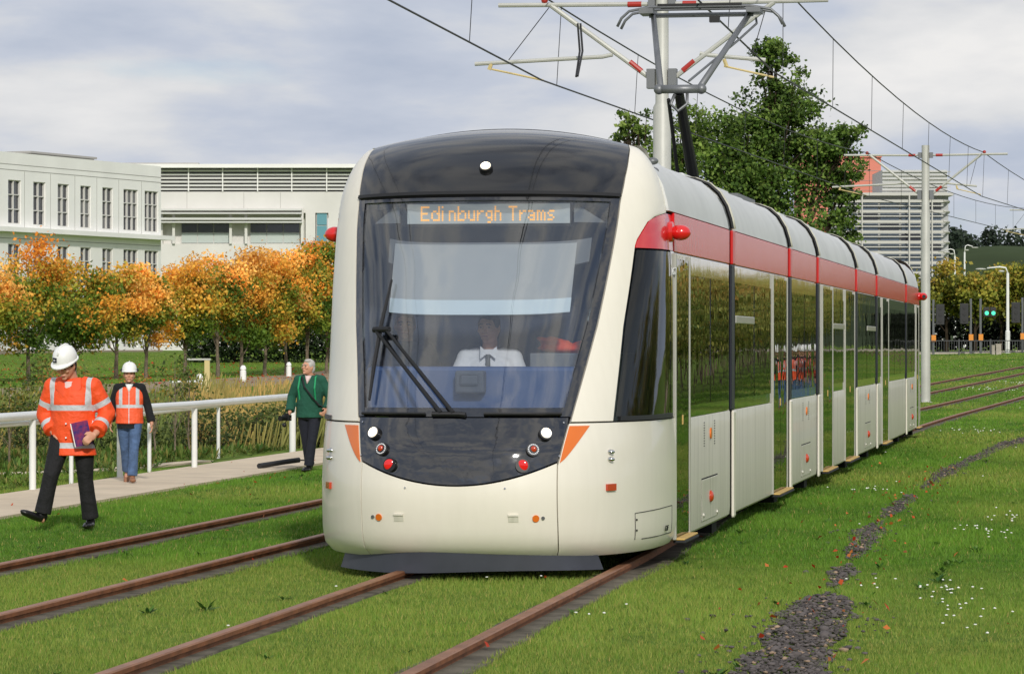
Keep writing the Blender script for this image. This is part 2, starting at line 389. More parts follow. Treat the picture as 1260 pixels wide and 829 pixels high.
def vnoise(x, y, seed=0):
    """cheap smooth value noise on arrays"""
    r = np.random.default_rng(seed).random((256, 256)); xi = np.floor(x).astype(int); yi = np.floor(y).astype(int)
    fx, fy = x - xi, y - yi; fx = fx * fx * (3 - 2 * fx); fy = fy * fy * (3 - 2 * fy)
    a = r[xi % 256, yi % 256]; b = r[(xi + 1) % 256, yi % 256]; c = r[xi % 256, (yi + 1) % 256]; e = r[(xi + 1) % 256, (yi + 1) % 256]
    return (a * (1 - fx) + b * fx) * (1 - fy) + (c * (1 - fx) + e * fx) * fy
bands = [(15.0, 20, 4200), (20, 28, 2500), (28, 40, 1250), (40, 60, 520), (60, 95, 170), (95, 150, 45), (150, 222, 14)]
GX, GD, GS = [], [], []
for a, b, rho in bands:
    n = int(rho * (b - a) * (0.40 * (a + b) / 2 + 3.6))
    dd = np.sqrt(RNG.uniform(a * a, b * b, n)); xx = RNG.uniform(0, 1, n) * (0.40 * dd + 3.6) - 0.195 * dd - 0.9
    GX.append(xx); GD.append(dd); GS.append(np.full(n, math.sqrt(2000 / rho)))
gx, gd, gs = map(np.concatenate, (GX, GD, GS)); ok = ~on_hard(gx, gd); gx, gd, gs = gx[ok], gd[ok], gs[ok]
e = lat_e(gx, gd); keep = ~((e < -7.5) & (gd > 55) & (gd < 112)); gx, gd, gs = gx[keep], gd[keep], gs[keep]; n = len(gx)
patch = vnoise(gx * .8, gd * .5, 1); fine = vnoise(gx * 4, gd * 3, 2); dry = vnoise(gx * .33 + 9, gd * .2, 5)
h = (0.020 + 0.026 * RNG.random(n)) * (0.5 + 0.6 * patch + .45 * fine) * np.clip(gs, 1, 1.5) ** .6
wd = 0.0036 * np.clip(gs, .9, 14) ** 1.05
ang = RNG.uniform(0, 6.28, n); la = RNG.uniform(0, 6.28, n); lean = RNG.uniform(.1, .75, n) * h
z = gz(gx, gd) - .004
V = np.empty((n, 3, 3)); cx, sx = np.cos(ang) * wd, np.sin(ang) * wd
V[:, 0] = np.stack([gx - cx, gd - sx, z], -1); V[:, 1] = np.stack([gx + cx, gd + sx, z], -1); V[:, 2] = np.stack([gx + np.cos(la) * lean, gd + np.sin(la) * lean, z + h], -1)
c0, c1, c2, c3 = (np.array(lin(q)) for q in ((64, 106, 34), (116, 156, 52), (166, 168, 84), (182, 164, 98)))
m1 = np.clip(-.05 + .7 * patch + .5 * fine + RNG.normal(0, .2, n), 0, 1)[:, None]; col = c0 * (1 - m1) + c1 * m1
m2 = (np.clip(dry * 2.0 - .8, 0, .85) * RNG.random(n))[:, None]; col = col * (1 - m2) + c2 * m2
m3 = (RNG.random(n) < .025)[:, None]; col = np.where(m3, c3, col)
tag(link('grass', np_mesh('grass', V.reshape(-1, 3), np.arange(3 * n).reshape(-1, 3), 'blade', np.repeat(col, 3, 0)), None), 'short green lawn grass covering the tramway and verges', 'grass', kind='stuff')

# weeds, daisies and fallen leaves lying in the lawn
def tuft_cloud(P, size, nb, cols, spread=1.0, flat=.45):
    m = len(P); K = m * nb; base = np.repeat(P, nb, 0); sz = np.repeat(size, nb) * RNG.uniform(.6, 1.2, K)
    a = RNG.uniform(0, 6.28, K); el = RNG.uniform(flat * .4, flat * 2.2, K); dirv = np.stack([np.cos(a) * np.cos(el), np.sin(a) * np.cos(el), np.sin(el)], -1) * sz[:, None]
    side = np.stack([-np.sin(a), np.cos(a), np.zeros(K)], -1) * (sz * .14 * spread)[:, None]
    V = np.stack([base, base + dirv * .5 + side, base + dirv * np.array([1, 1, .8]), base + dirv * .5 - side], 1)
    c = np.array([lin(q) for q in cols])[RNG.integers(0, len(cols), K)] * RNG.uniform(.75, 1.2, (K, 1))
    return V.reshape(-1, 3), np.arange(4 * K).reshape(-1, 4), np.repeat(c, 4, 0)
n = 420; d = np.sqrt(RNG.uniform(15 ** 2, 75 ** 2, n)); x = RNG.uniform(-1, 1, n) * .18 * d
extra = [(-2.35, 22.3), (-2.0, 22.6), (-.62, 31.2), (-.42, 30.6), (-1.35, 29.4), (1.2, 17.4), (1.05, 17.9), (2.9, 24.5), (3.1, 25.2), (6.6, 50), (7.0, 51), (-.2, 20.1), (3.55, 27.4), (3.9, 29.0)] + [(3.2 + .1 * k, 26 + .5 * k) for k in range(4)]
x = np.concatenate([x, [q[0] for q in extra]]); d = np.concatenate([d, [q[1] for q in extra]])
ok = ~on_hard(x, d); x, d = x[ok], d[ok]; size = np.where(np.arange(len(x)) > len(x) - len(extra), RNG.uniform(.07, .13, len(x)), RNG.uniform(.04, .08, len(x)))
V, F, c = tuft_cloud(np.stack([x, d, gz(x, d)], -1), size, 14, [(70, 112, 40), (92, 130, 52), (58, 96, 40), (104, 132, 66)])
tag(link('lawn_weeds', np_mesh('weeds', V, F, 'leaf', c), None), 'broad leaved dandelion weeds scattered in the lawn', 'weeds', kind='stuff')
cl = [(2.9, 22.4, 14), (3.0, 24.2, 16), (2.75, 21.3, 5), (3.35, 20.8, 4), (2.55, 24.6, 6), (.55, 21.9, 4), (4.4, 31.5, 20), (4.9, 33.5, 16), (-.1, 25.8, 3), (-1.65, 21.6, 2), (4.2, 40, 12), (-1.2, 23.6, 3), (9, 68, 20), (16.5, 120, 26), (17.5, 108, 14), (14, 92, 12), (19, 130, 22)]
Q = np.concatenate([np.stack([RNG.normal(cx, .05 + .0032 * cd, k), RNG.normal(cd, .2 + .013 * cd, k)], -1) for cx, cd, k in cl] + [np.stack([RNG.uniform(.02, .17, 70) * 60, RNG.uniform(18, 100, 70)], -1)])
ok = ~on_hard(Q[:, 0], Q[:, 1]); Q = Q[ok]; n = len(Q); s = .008 + .00012 * Q[:, 1]
V, F = blobs(np.stack([Q[:, 0], Q[:, 1], gz(Q[:, 0], Q[:, 1]) + .05], -1), np.stack([s, s, s * .5], -1), .3)
tag(link('daisies', np_mesh('daisies', V, F, 'stone', np.tile(np.array(lin((236, 236, 228))), (len(V), 1))), None), 'small white daisies flowering in patches of the lawn', 'flowers', kind='stuff')
n = 240; d = np.concatenate([RNG.uniform(16, 48, 130), np.sqrt(RNG.uniform(15 ** 2, 60 ** 2, 110))]); x = np.concatenate([gvx(d[:130]) + RNG.normal(0, .25, 130), RNG.uniform(-.17, .17, 110) * d[130:]])
K = n; a = RNG.uniform(0, 6.28, K); s = RNG.uniform(.010, .026, K); s[::17] *= 1.6; x2 = RNG.uniform(-36, -6, 1500); d2 = RNG.uniform(140, 205, 1500); x = np.concatenate([x, x2]); d = np.concatenate([d, d2]); s = np.concatenate([s, RNG.uniform(.04, .09, 1500)]); K += 1500; a = RNG.uniform(0, 6.28, K); P = np.stack([x, d, gz(x, d) + .045], -1)
tl = RNG.normal(0, .5, (K, 2)); ex = np.stack([np.cos(a), np.sin(a), tl[:, 0]], -1) * s[:, None]; ey = np.stack([-np.sin(a), np.cos(a), tl[:, 1]], -1) * s[:, None]
V = np.stack([P - ex, P - ey * .7, P + ex, P + ey * .7 + [0, 0, .012]], 1).reshape(-1, 3)
c = np.array([lin(q) for q in ((196, 84, 40), (206, 120, 60), (150, 92, 52), (188, 62, 34))])[RNG.integers(0, 4, K)]
tag(link('fallen_leaves', np_mesh('fallen', V, np.arange(4 * K).reshape(-1, 4), 'leaf', np.repeat(c, 4, 0)), None), 'orange fallen leaves strewn over the lawn and gravel', 'leaves', kind='stuff')
# ------------------------------------------------------------------ tram
mat('tram_white', (234, 228, 213), 0.34, coat=0.3, var=(1.1, 0.025), streak=(0.07, (190, 182, 164)))
mat('tram_side', (206, 203, 186), 0.5, coat=0.12, spec=0.35, streak=(0.55, (150, 150, 128)))
mat('tram_black', (14, 14, 17), 0.06, coat=1.0, spec=1.0, bump=(2.2, 0.008))
mat('hood_black', (21, 21, 22), 0.16, coat=0.6, spec=0.6)
mat('band_black', (9, 10, 10), 0.05, coat=0.8, spec=0.8, bump=(1.7, 0.002))
mat('tram_red', (212, 26, 32), 0.22, coat=0.06, spec=0.3, bump=(1.5, 0.003))
mat('pod_red', (214, 30, 30), 0.22, coat=0.6)
mat('cap_red', (206, 30, 28), 0.4, coat=0.2)
mat('roof_silver', (206, 207, 206), 0.55, var=(1.2, 0.07), spec=0.3)
mat('roof_dark', (70, 72, 76), 0.7)
mat('navy_rubber', (14, 18, 34), 0.45)
mat('frame_metal', (196, 194, 184), 0.32, metal=0.5)
mat('under_dark', (22, 22, 24), 0.85)
mat('valance', (58, 61, 70), 0.55, var=(1.5, 0.2))
mat('marker_orange', (222, 112, 30), 0.35, coat=0.4)
mat('lamp_red', (196, 20, 22), 0.15, coat=0.9, emit=((220, 20, 20), 0.35))
mat('lamp_amber', (186, 60, 26), 0.2, coat=0.8)
mat('lamp_lit', (255, 246, 225), 0.2, emit=((255, 240, 208), 12.0))
mat('lamp_soft', (255, 246, 225), 0.2, emit=((255, 232, 190), 2.0))
mat('chrome', (205, 205, 205), 0.12, metal=1.0)
mat('step_yellow', (206, 170, 96), 0.6)
mat('cab_dark', (58, 66, 86), 0.8)
mat('dash', (56, 84, 134), 0.5)
mat('blind', (196, 199, 203), 0.8, trans=0.3)
mat('blind_bar', (206, 220, 230), 0.5)
mat('console_grey', (74, 80, 92), 0.6)
mat('header_grey', (120, 124, 130), 0.7)
mat('sign_back', (150, 156, 160), 0.5, emit=((190, 196, 196), 0.32))
mat('led', (250, 176, 60), 0.5, emit=((255, 176, 70), 0.95))
mat('white_print', (235, 235, 235), 0.6)
mat('seat_blue', (40, 48, 72), 0.9)
glass('screen_glass', (0.93, 0.95, 0.96), ior=2.05, bump=(0.9, 0.02))
glass('cab_glass', (0.42, 0.46, 0.44), ior=1.5, bump=(1.2, 0.006))
glass('side_glass', (0.10, 0.11, 0.10), ior=2.3, bump=(1.6, 0.003))

tram = empty('tram', TRAM_P, -TH, 'long white articulated tram with red band and black glazed front', 'tram')

def pchip(xk, yk):
    xk = np.array(xk, float); yk = np.array(yk, float); h = np.diff(xk); dl = np.diff(yk) / h; m = np.zeros_like(yk)
    m[0], m[-1] = dl[0], dl[-1]
    for i in range(1, len(xk) - 1):
        if dl[i - 1] * dl[i] > 0:
            w1, w2 = 2 * h[i] + h[i - 1], h[i] + 2 * h[i - 1]; m[i] = (w1 + w2) / (w1 / dl[i - 1] + w2 / dl[i])
    def f(x):
        x = min(max(float(x), xk[0]), xk[-1]); i = min(int(np.searchsorted(xk, x, 'right')) - 1, len(h) - 1); t = (x - xk[i]) / h[i]
        return ((1 + 2 * t) * (1 - t) ** 2 * yk[i] + t * (1 - t) ** 2 * h[i] * m[i] + t * t * (3 - 2 * t) * yk[i + 1] + t * t * (t - 1) * h[i] * m[i + 1])
    return f
ZK = [.10, .16, .3, .6, .85, 1.1, 1.5, 2.0, 2.5, 2.8, 3.0, 3.15, 3.27, 3.34, 3.37]
nV = pchip(ZK, [.30, .19, .11, .06, .10, .22, .46, .76, 1.06, 1.25, 1.42, 1.60, 1.82, 2.05, 2.3])
nW = pchip(ZK, [1.28, 1.325, 1.34, 1.34, 1.335, 1.325, 1.325, 1.325, 1.315, 1.285, 1.24, 1.185, 1.12, 1.06, 1.02])
nC = pchip(ZK, [0, 0, 0, 0, 0, 0, 0, 0, .0, .02, .05, .08, .11, .13, .145])
nP = pchip([.1, 1.0, 1.6, 3.37], [3.1, 3.0, 2.8, 2.8])
def nose(t, z):
    v0, w, c = nV(z), nW(z), nC(z); D = max(2.12 - v0, 0.0); a = min(abs(t), 1.0)
    v = v0 + D * (1 - math.sqrt(max(0.0, 1 - a ** nP(z)))); s = max(abs(t) - 1, 0)
    return Vector((w * math.copysign(a, t), v + s, z - c * a * a))
def nose_n(t, z):
    e = 1e-3; zz = min(max(z, .102), 3.366)
    tt = t if not .985 < abs(t) < 1.01 else (math.copysign(.985, t) if abs(t) < .995 else math.copysign(1.02, t))
    a = nose(tt + e, zz) - nose(tt - e, zz); b = nose(tt, zz + e) - nose(tt, zz - e); return a.cross(b).normalized()
def shell(name, g, na, nb, m, th=0.025, off=0.0, parent=tram, smooth=True):
    """patch of the cab skin: g(a, b) -> (t, z), a and b in 0..1"""
    vs = []; inn = []
    for j in range(nb + 1):
        for i in range(na + 1):
            t, z = g(i / na, j / nb); p = nose(t, z); n = nose_n(t, z); vs.append(p + n * off); inn.append(p + n * (off - th))
    W = na + 1; n0 = len(vs); fs = []
    for j in range(nb):
        for i in range(na):
            q = (j * W + i, j * W + i + 1, (j + 1) * W + i + 1, (j + 1) * W + i); fs.append(q); fs.append(tuple(n0 + k for k in reversed(q)))
    ring = [i for i in range(W)] + [j * W + na for j in range(1, nb + 1)] + [nb * W + i for i in range(na - 1, -1, -1)] + [j * W for j in range(nb - 1, 0, -1)]
    for k in range(len(ring)):
        a, b = ring[k], ring[(k + 1) % len(ring)]; fs.append((b, a, a + n0, b + n0))
    return MB().add(vs + inn, fs).build(name, m, parent, smooth=R(35))
def L(a, b, t): return a + (b - a) * t
def ease(a): return 1 - (1 - a) ** 2          # denser near the side corner
zs = lambda t: .63 + .57 * t * t              # top edge of the bumper: the "smile"
te = lambda z: L(.547, .590, min(max((z - .784) / .283, 0), 1.1))
ti = lambda z: float(np.interp(z, [1.1, 1.81, 2.78, 3.0, 3.2, 3.36], [.602, .698, .792, .835, .89, .955]))
to = lambda z: float(np.interp(z, [1.1, 1.81, 2.45, 2.63, 2.70, 2.8, 3.37], [.803, .824, .866, .931, 1.0, 1.06, 1.06]))
tr_ = 1.34
shell('bumper', lambda a, b: (L(-.543, .543, a), L(.10, zs(L(-.543, .543, a)), b)), 30, 12, 'tram_white')
def mask_g(a, b):
    s = L(-1, 1, a); z = L(zs(s * .547) + .012, 1.125, b); return s * (te(z) - .006), z
mask = shell('front_mask', mask_g, 32, 12, 'tram_black', off=0.004)
for s in (-1, 1):
    shell('corner_panel', lambda a, b: (s * L(.549 if L(.10, 1.085, b) < .784 else te(L(.10, 1.085, b)) + .004, tr_, ease(a) if a < 1 else 1), L(.10, 1.085, b)), 34, 16, 'tram_white')
    shell('orange_marker', lambda a, b: (s * (te(L(.80, 1.066, b)) + .008 + a * .098 * (L(.0, 1, b) ** .75)), L(.80, 1.066, b)), 6, 10, 'marker_orange', th=.01, off=.005)
    shell('pillar', lambda a, b: (s * L(ti(L(1.098, 3.368, b)) + .004, to(L(1.098, 3.368, b)) if s > 0 else max(.955, to(L(1.098, 3.368, b))), a), L(1.098, 3.368, b)), 16, 48, 'tram_white')
    shell('red_corner', lambda a, b: (s * L((to(L(2.405, 2.70, b)) if s > 0 else max(.955, to(L(2.405, 2.70, b)))) + .006, tr_, ease(a)), L(2.405, 2.70, b)), 16, 8, 'pod_red', off=-.002)
    shell('lining', lambda a, b: (s * L(.5, tr_, a), L(.13, 1.10, b)), 20, 6, 'under_dark', off=-.03, th=.02)
    shell('pillar_lining', lambda a, b: (s * L(ti(L(1.1, 2.8, b)), to(L(1.1, 2.4, b)), a), L(1.1, 2.8, b)), 4, 14, 'under_dark', off=-.03, th=.02)
    gl = shell('cab_side_window', lambda a, b: (s * L((to(L(1.13, 2.39, b)) if s > 0 else .955) + .012, 1.12, a), L(1.13, 2.39, b)), 16, 8, 'cab_glass', th=.008, off=-.004)
    shell('window_surround', lambda a, b: (s * L(1.125, tr_, a), L(1.095, 2.40, b)), 3, 6, 'band_black', off=-.001)
    shell('window_sill', lambda a, b: (s * L(.83, 1.13, a), L(1.095, 1.13, b)), 10, 2, 'black', off=.012)
    # side camera pod
    pod = MB(); c = nose(s * 1.16, 2.55); pod.tube([c + Vector((-s * .05, 0, 0)), c + Vector((s * .02, -.0, 0))], [.088, .078], 16)
    pod.ell(c + Vector((s * .075, .02, -.005)), (.085, .072, .062), nu=18, nv=12); pod.build('camera_pod', 'pod_red', tram, smooth=True)
MB().bx(-.7, .7, .75, 1.6, .18, .62).build('lining', 'under_dark', tram)
# black hood over the screen, carried back to the roof
shell('roof_hood', lambda a, b: (L(-1, 1, a) * (ti(L(2.822, 3.368, b)) - .003), L(2.822, 3.368, b)), 40, 20, 'hood_black', off=.001)
vs = []; M_ = 24
for v, k in ((2.28, 1.0), (2.6, .99), (2.95, .93), (3.05, .88)):
    for i in range(M_ + 1):
        t = L(-1.06, 1.06, i / M_); a = min(abs(t), 1); vs.append((1.02 * t * (1.0), v, (3.372 - .145 * a * a) * 1.0 - (1 - k) * 1.4))
MB().add(vs, [(j * (M_ + 1) + i, j * (M_ + 1) + i + 1, (j + 1) * (M_ + 1) + i + 1, (j + 1) * (M_ + 1) + i) for j in range(3) for i in range(M_)]).build('hood_rear', 'tram_white', tram, smooth=True)
# screen
zt = lambda t: 2.80 - .03 * t * t
tw = lambda z: ti(z) - .004
screen = shell('windscreen', lambda a, b: (L(-1, 1, a) * (tw(L(1.17, 2.77, b)) - .035), L(1.17, 2.77, b)), 32, 32, 'screen_glass', th=.006, off=-.006)
def frame_part(g, na, nb): return shell('screen_frame', g, na, nb, 'tram_black', th=.03, off=.002, parent=screen)
for s, wd in ((-1, .042), (1, .046)):
    frame_part(lambda a, b: (s * (tw(L(1.135, 2.815, b)) - wd * (1 - a)), L(1.135, 2.815, b)), 3, 32)
frame_part(lambda a, b: (L(-1, 1, a) * (tw(2.79) - .04), L(2.762, 2.815, b)), 30, 2)
frame_part(lambda a, b: (L(-1, 1, a) * (tw(1.15) - .04), L(1.135, 1.20, b)), 30, 2)
shell('hood_edge', lambda a, b: (L(-1, 1, a) * (tw(2.80)), L(2.80, 2.825, b)), 30, 1, 'black', th=.03, off=.022)
# wiper: hinge near the bottom middle, two arms to a long upright blade
wb = lambda t, z, o: nose(t, z) + nose_n(t, z) * o
wp = empty('wiper'); wp.parent = tram
MB().tube([wb(-.10, 1.15, .03), wb(-.52, 1.74, .06)], [.017, .012], 8).build('wiper_arm', 'black', wp)
MB().tube([wb(-.03, 1.15, .03), wb(-.455, 1.74, .06)], [.017, .012], 8).build('wiper_arm', 'black', wp)
MB().tube([wb(-.535, 1.75, .06), wb(-.44, 1.75, .06)], .022, 8).build('wiper_link', 'black', wp)
MB().tube([wb(-.525, 1.24, .03), wb(-.52, 1.5, .035), wb(-.505, 1.8, .035), wb(-.475, 2.14, .03)], [.010, .017, .017, .009], 6).build('wiper_blade', 'black', wp)
MB().tube([wb(-.15, 1.145, .02), wb(0, 1.145, .02), wb(.04, 1.14, .02)], .02, 8).build('wiper_base', 'black', wp)
MB().tube([wb(x, 1.15, .015) for x in np.linspace(.14, .55, 6)], .014, 6).build('screen_trim', 'black', tram)
MB().tube([wb(x, 1.15, .015) for x in np.linspace(-.57, -.19, 6)], .012, 6).build('screen_trim', 'black', tram)
# lamps on the mask
def lamp(t, z, kind):
    c = nose(t, z); n = nose_n(t, z); e = empty('lamp'); e.parent = tram
    if kind == 'head':
        MB().disc(c + n * .012, n, .052, .03, 24).build('bezel', 'black', e, smooth=R(40)); MB().disc(c + n * .018, n, .044, .03, 24).build('reflector', 'chrome', e, smooth=R(40)); MB().disc(c + n * .024, n, .037, .03, 24).build('lens', 'lamp_soft', e, smooth=R(40)); MB().ell(c + n * .036, (.024, .014, .024), nu=18).build('bulb', 'lamp_lit', e, smooth=True)
    elif kind == 'ring':
        MB().disc(c + n * .010, n, .050, .03, 24).build('bezel', 'black', e, smooth=R(40)); MB().disc(c + n * .016, n, .042, .03, 24).build('reflector', 'chrome', e, smooth=R(40))
        MB().disc(c + n * .020, n, .031, .03, 24).build('ring', 'black', e, smooth=R(40))
        MB().ell(c + n * .034, (.024, .012, .024)).build('lens', 'lamp_amber', e, smooth=True)
        x, y, _ = basis(n); mb = MB()
        for k in range(16):
            a = k * math.pi / 8; mb.disc(c + n * .033 + (x * math.cos(a) + y * math.sin(a)) * .0365, n, .0045, .006, 6)
        mb.build('diode_ring', 'white_print', e)
    else:
        MB().disc(c + n * .010, n, .052, .03, 24).build('bezel', 'black', e, smooth=R(40)); MB().ell(c + n * .022, (.042, .012, .042), nu=20).build('lens', 'lamp_red', e, smooth=True)
for s in (-1, 1):
    lamp(s * .478, 1.006, 'head'); lamp(s * .417, .892, 'ring'); lamp(s * .365, .781, 'tail')
lamp(-.007, 3.013, 'head')
for s in (-1, 1):
    for t, z in ((.575, 1.09), (.56, .85), (.28, .62)):
        c = nose(s * t * .985, z); MB().disc(c + nose_n(s * t, z) * .006, nose_n(s * t, z), .007, .006, 8).build('mask_screw', 'chrome', mask)
    # bumper fittings
    for t, z, r, m in ((.435, .399, .026, 'marker_orange'), (.472, .401, .013, 'galv_dark')):
        MB().disc(nose(s * t, z) + nose_n(s * t, z) * .003, nose_n(s * t, z), r, .012, 20).build('reflector', m, tram, smooth=R(40))
    shell('recess_shade_patch', lambda a, b: (s * L(.29, .345, a), L(.372, .43, b)), 5, 4, 'tram_side', th=.008, off=.003)  # raised patch of duller paint stands in for a shaded jacking recess
    shell('recess_shadow_lip', lambda a, b: (s * L(.29, .345, a), L(.418, .43, b)), 5, 1, 'tram_white', th=.008, off=.012)
    # corner: amber-red side lamp and two small marker lamps
    n = nose_n(s * .79, .61); c = nose(s * .79, .61)
    shell('side_lamp', lambda a, b: (s * L(.775, .812, a), L(.585, .635, b)), 4, 3, 'lamp_amber', th=.02, off=.018)
    for z in (.815, .87): MB().ell(nose(s * .79, z) + nose_n(s * .79, z) * .008, (.034, .02, .018)).build('marker_lamp', 'chrome', tram, smooth=True)
# access hatch with maker's mark on the right corner
hz = [(.895, .20), (.895, .40), (1.0, .41), (1.03, .41), (1.03, .20), (.895, .20)]
pts = []
for (t0, z0), (t1, z1) in zip(hz[:-1], hz[1:]):
    for k in range(5): pts.append(nose(L(t0, t1, k / 5), L(z0, z1, k / 5)) + nose_n(min(L(t0, t1, k / 5), .99), L(z0, z1, k / 5)) * .0005)
MB().tube(pts, .003, 5).build('hatch_seam', 'under_dark', tram)
for z in (.27, .35): MB().disc(nose(.9, z) + nose_n(.9, z) * .003, nose_n(.9, z), .008, .008, 10).build('hatch_latch', 'under_dark', tram)
def on_skin(t, z, off=.004):
    n = nose_n(min(t, .985), z); up = Vector((0, 0, 1)); x = up.cross(n).normalized(); up = n.cross(x); M = Matrix((x, up, n)).transposed().to_4x4(); M.translation = nose(t, z) + n * off; return M
text_mesh('maker_mark', 'CAF', .062, 'under_dark', tram, on_skin(.995, .245))
text_mesh('fleet_number', '267', .085, 'white_print', tram, on_skin(1.25, 2.24) @ Matrix.Diagonal((1.5, 1, 1, 1)))
# rubber valance under the bumper
vs = []; K = 20
for j, z in enumerate((.17, .08, -.005)):
    for i in range(K + 1):
        s = L(-1, 1, i / K); vs.append((s * (.94 + .03 * j), .22 + .5 * abs(s) ** 3 + .01 * j + .012 * math.sin(s * 5), z + (.012 * math.sin(s * 3.0) if j == 2 else 0)))
W = K + 1; fs = [(j * W + i, j * W + i + 1, (j + 1) * W + i + 1, (j + 1) * W + i) for j in range(2) for i in range(K)]
vs2 = vs + [(x, y + .012, z) for x, y, z in vs]; n0 = len(vs); fs2 = fs + [tuple(n0 + k for k in reversed(f)) for f in fs]
ring = list(range(W)) + [W + K, 2 * W + K] + [2 * W + i for i in range(K - 1, -1, -1)] + [W]
fs2 += [(ring[(k + 1) % len(ring)], ring[k], ring[k] + n0, ring[(k + 1) % len(ring)] + n0) for k in range(len(ring))]
MB().add(vs2, fs2).build('valance', 'valance', tram, smooth=R(40))
# destination display behind the screen
disp = MB().bx(-.66, .66, 1.40, 1.46, 2.575, 2.755).build('display_housing', 'black', tram)
pv = 1.385; MB().bx(-.615, .650, pv, pv + .01, 2.592, 2.742).build('display_panel', 'sign_back', disp)
GLY = {'E': ['11111', '10000', '10000', '11110', '10000', '10000', '11111'], 'd': ['00001', '00001', '01101', '10011', '10001', '10001', '01111'],
       'i': ['100', '000', '100', '100', '100', '100', '100'], 'n': ['0000', '0000', '1110', '1001', '1001', '1001', '1001'],
       'b': ['10000', '10000', '10110', '11001', '10001', '10001', '11110'], 'u': ['0000', '0000', '1001', '1001', '1001', '1001', '0111'],
       'r': ['0000', '0000', '1011', '1100', '1000', '1000', '1000'], 'g': ['0000', '0000', '0111', '1001', '1001', '0111', '0001', '0110'],
       'h': ['1000', '1000', '1110', '1001', '1001', '1001', '1001'], 'T': ['11111', '00100', '00100', '00100', '00100', '00100', '00100'],
       'a': ['0000', '0000', '1110', '0001', '0111', '1001', '0111'], 'm': ['00000', '00000', '11010', '10101', '10101', '10101', '10101'],
       's': ['0000', '0000', '0111', '1000', '0110', '0001', '1110'], ' ': ['00'] * 7}
mb = MB(); cols = sum(len(GLY[ch][0]) + 1 for ch in 'Edinburgh Trams'); x0, x1 = -.51, .545; cw = (x1 - x0) / cols; rh = .0165; cx = x0
for ch in 'Edinburgh Trams':
    for r_, row in enumerate(GLY[ch]):
        for q, bit in enumerate(row):
            if bit == '1': mb.bx(cx + q * cw + .0012, cx + (q + 1) * cw - .0012, pv - .004, pv - .001, 2.725 - r_ * rh - rh * .78, 2.725 - r_ * rh)
    cx += (len(GLY[ch][0]) + 1) * cw
mb.build('display_text', 'led', disp)
for s in (-1, 1):
    MB().add([(s * .68, 1.40, 2.75), (s * .90, 1.52, 2.60), (s * .68, 1.40, 2.60), (s * .68, 1.47, 2.75), (s * .90, 1.59, 2.60), (s * .68, 1.47, 2.60)], [(0, 1, 2), (3, 5, 4), (0, 3, 4, 1), (1, 4, 5, 2), (2, 5, 3, 0)]).build('display_bracket', 'header_grey', disp)
# cab interior
shell('cab_header', lambda a, b: (L(-.74, .74, a), L(2.40, 2.60, b)), 16, 4, 'header_grey', th=.03, off=-.30)
shell('sun_blind', lambda a, b: (L(-.60, .60, a), L(2.10, 2.53, b)), 18, 6, 'blind', th=.006, off=-.20)
shell('blind_bar', lambda a, b: (L(-.60, .60, a), L(1.99, 2.10, b)), 18, 2, 'blind_bar', th=.012, off=-.195)
MB().bx(-.82, .82, .84, 1.06, .70, 1.50).build('dashboard', 'dash', tram, bevel=.03)
MB().bx(-.12, .10, .72, .84, 1.30, 1.47).bx(-.08, .06, .705, .72, 1.36, 1.44).build('dash_console', 'console_grey', tram, bevel=.015)
MB().bx(-1.27, 1.27, 2.62, 2.66, .35, 2.75).build('bulkhead', 'cab_dark', tram)
MB().bx(-.95, .95, 1.0, 2.62, .24, .28).bx(-1.26, 1.26, 2.15, 2.62, .281, .30).build('cab_floor', 'under_dark', tram)
MB().bx(-.90, .90, 1.62, 2.62, 2.72, 2.76).build('cab_ceiling', 'header_grey', tram)
MB().bx(-.30, .20, 1.22, 1.62, .83, .94).bx(-.30, .20, 1.61, 1.70, .94, 1.52).build('driver_seat', 'seat_blue', tram, bevel=.03)
MB().bx(-.10, .0, 1.4, 1.5, .28, .83).build('seat_pedestal', 'under_dark', tram)
MB().bx(.32, 1.0, 1.5, 2.6, .95, 1.60).build('equipment_cabinet', 'header_grey', tram, bevel=.01)

# ---- body sides
DIV = [6.83, 12.85, 16.7, 23.4, 27.9, 36.1]; END = 42.8; G = .20
zW, zR0, zR1 = 1.065, 2.395, 2.705
spans = list(zip([2.46] + [q + G for q in DIV], [q - G for q in DIV] + [END - 2.4]))
# doors (v0, v1) and blank panels carrying hatches per module
DOORS = {0: [(2.50, 3.40)], 1: [(10.85, 12.45)], 3: [(17.35, 18.95), (21.2, 22.95)], 5: [(29.2, 30.8)], 6: [(39.4, 40.3)]}
HATCH = {0: 4.95, 2: 14.95, 4: 25.8, 6: 37.9}
def wall(name, s, v0, v1, z0, z1, u, m, th=.03, bev=.006, parent=tram):
    return MB().bx(s * (u - th), s * u, v0, v1, z0, z1).build(name, m, parent, bevel=bev)
def skirt(s, v0, v1, m='tram_side'):
    pr = [(1.29, .10), (1.318, .125), (1.326, .19), (1.326, zW - .012), (1.318, zW), (1.28, zW), (1.28, .10)]; vs = [(s * u, v, z) for v in (v0, v1) for u, z in pr]; n = len(pr)
    fs = [(j, (j + 1) % n, n + (j + 1) % n, n + j) for j in range(n)] + [tuple(range(n)), tuple(range(2 * n - 1, n - 1, -1))]
    return MB().add(vs, fs).build('side_panel', m, tram, smooth=R(40))
COVE = [(1.316, zR1 + .008), (1.300, 2.80), (1.262, 2.92), (1.19, 3.04), (1.10, 3.12), (.98, 3.165), (.80, 3.19)]
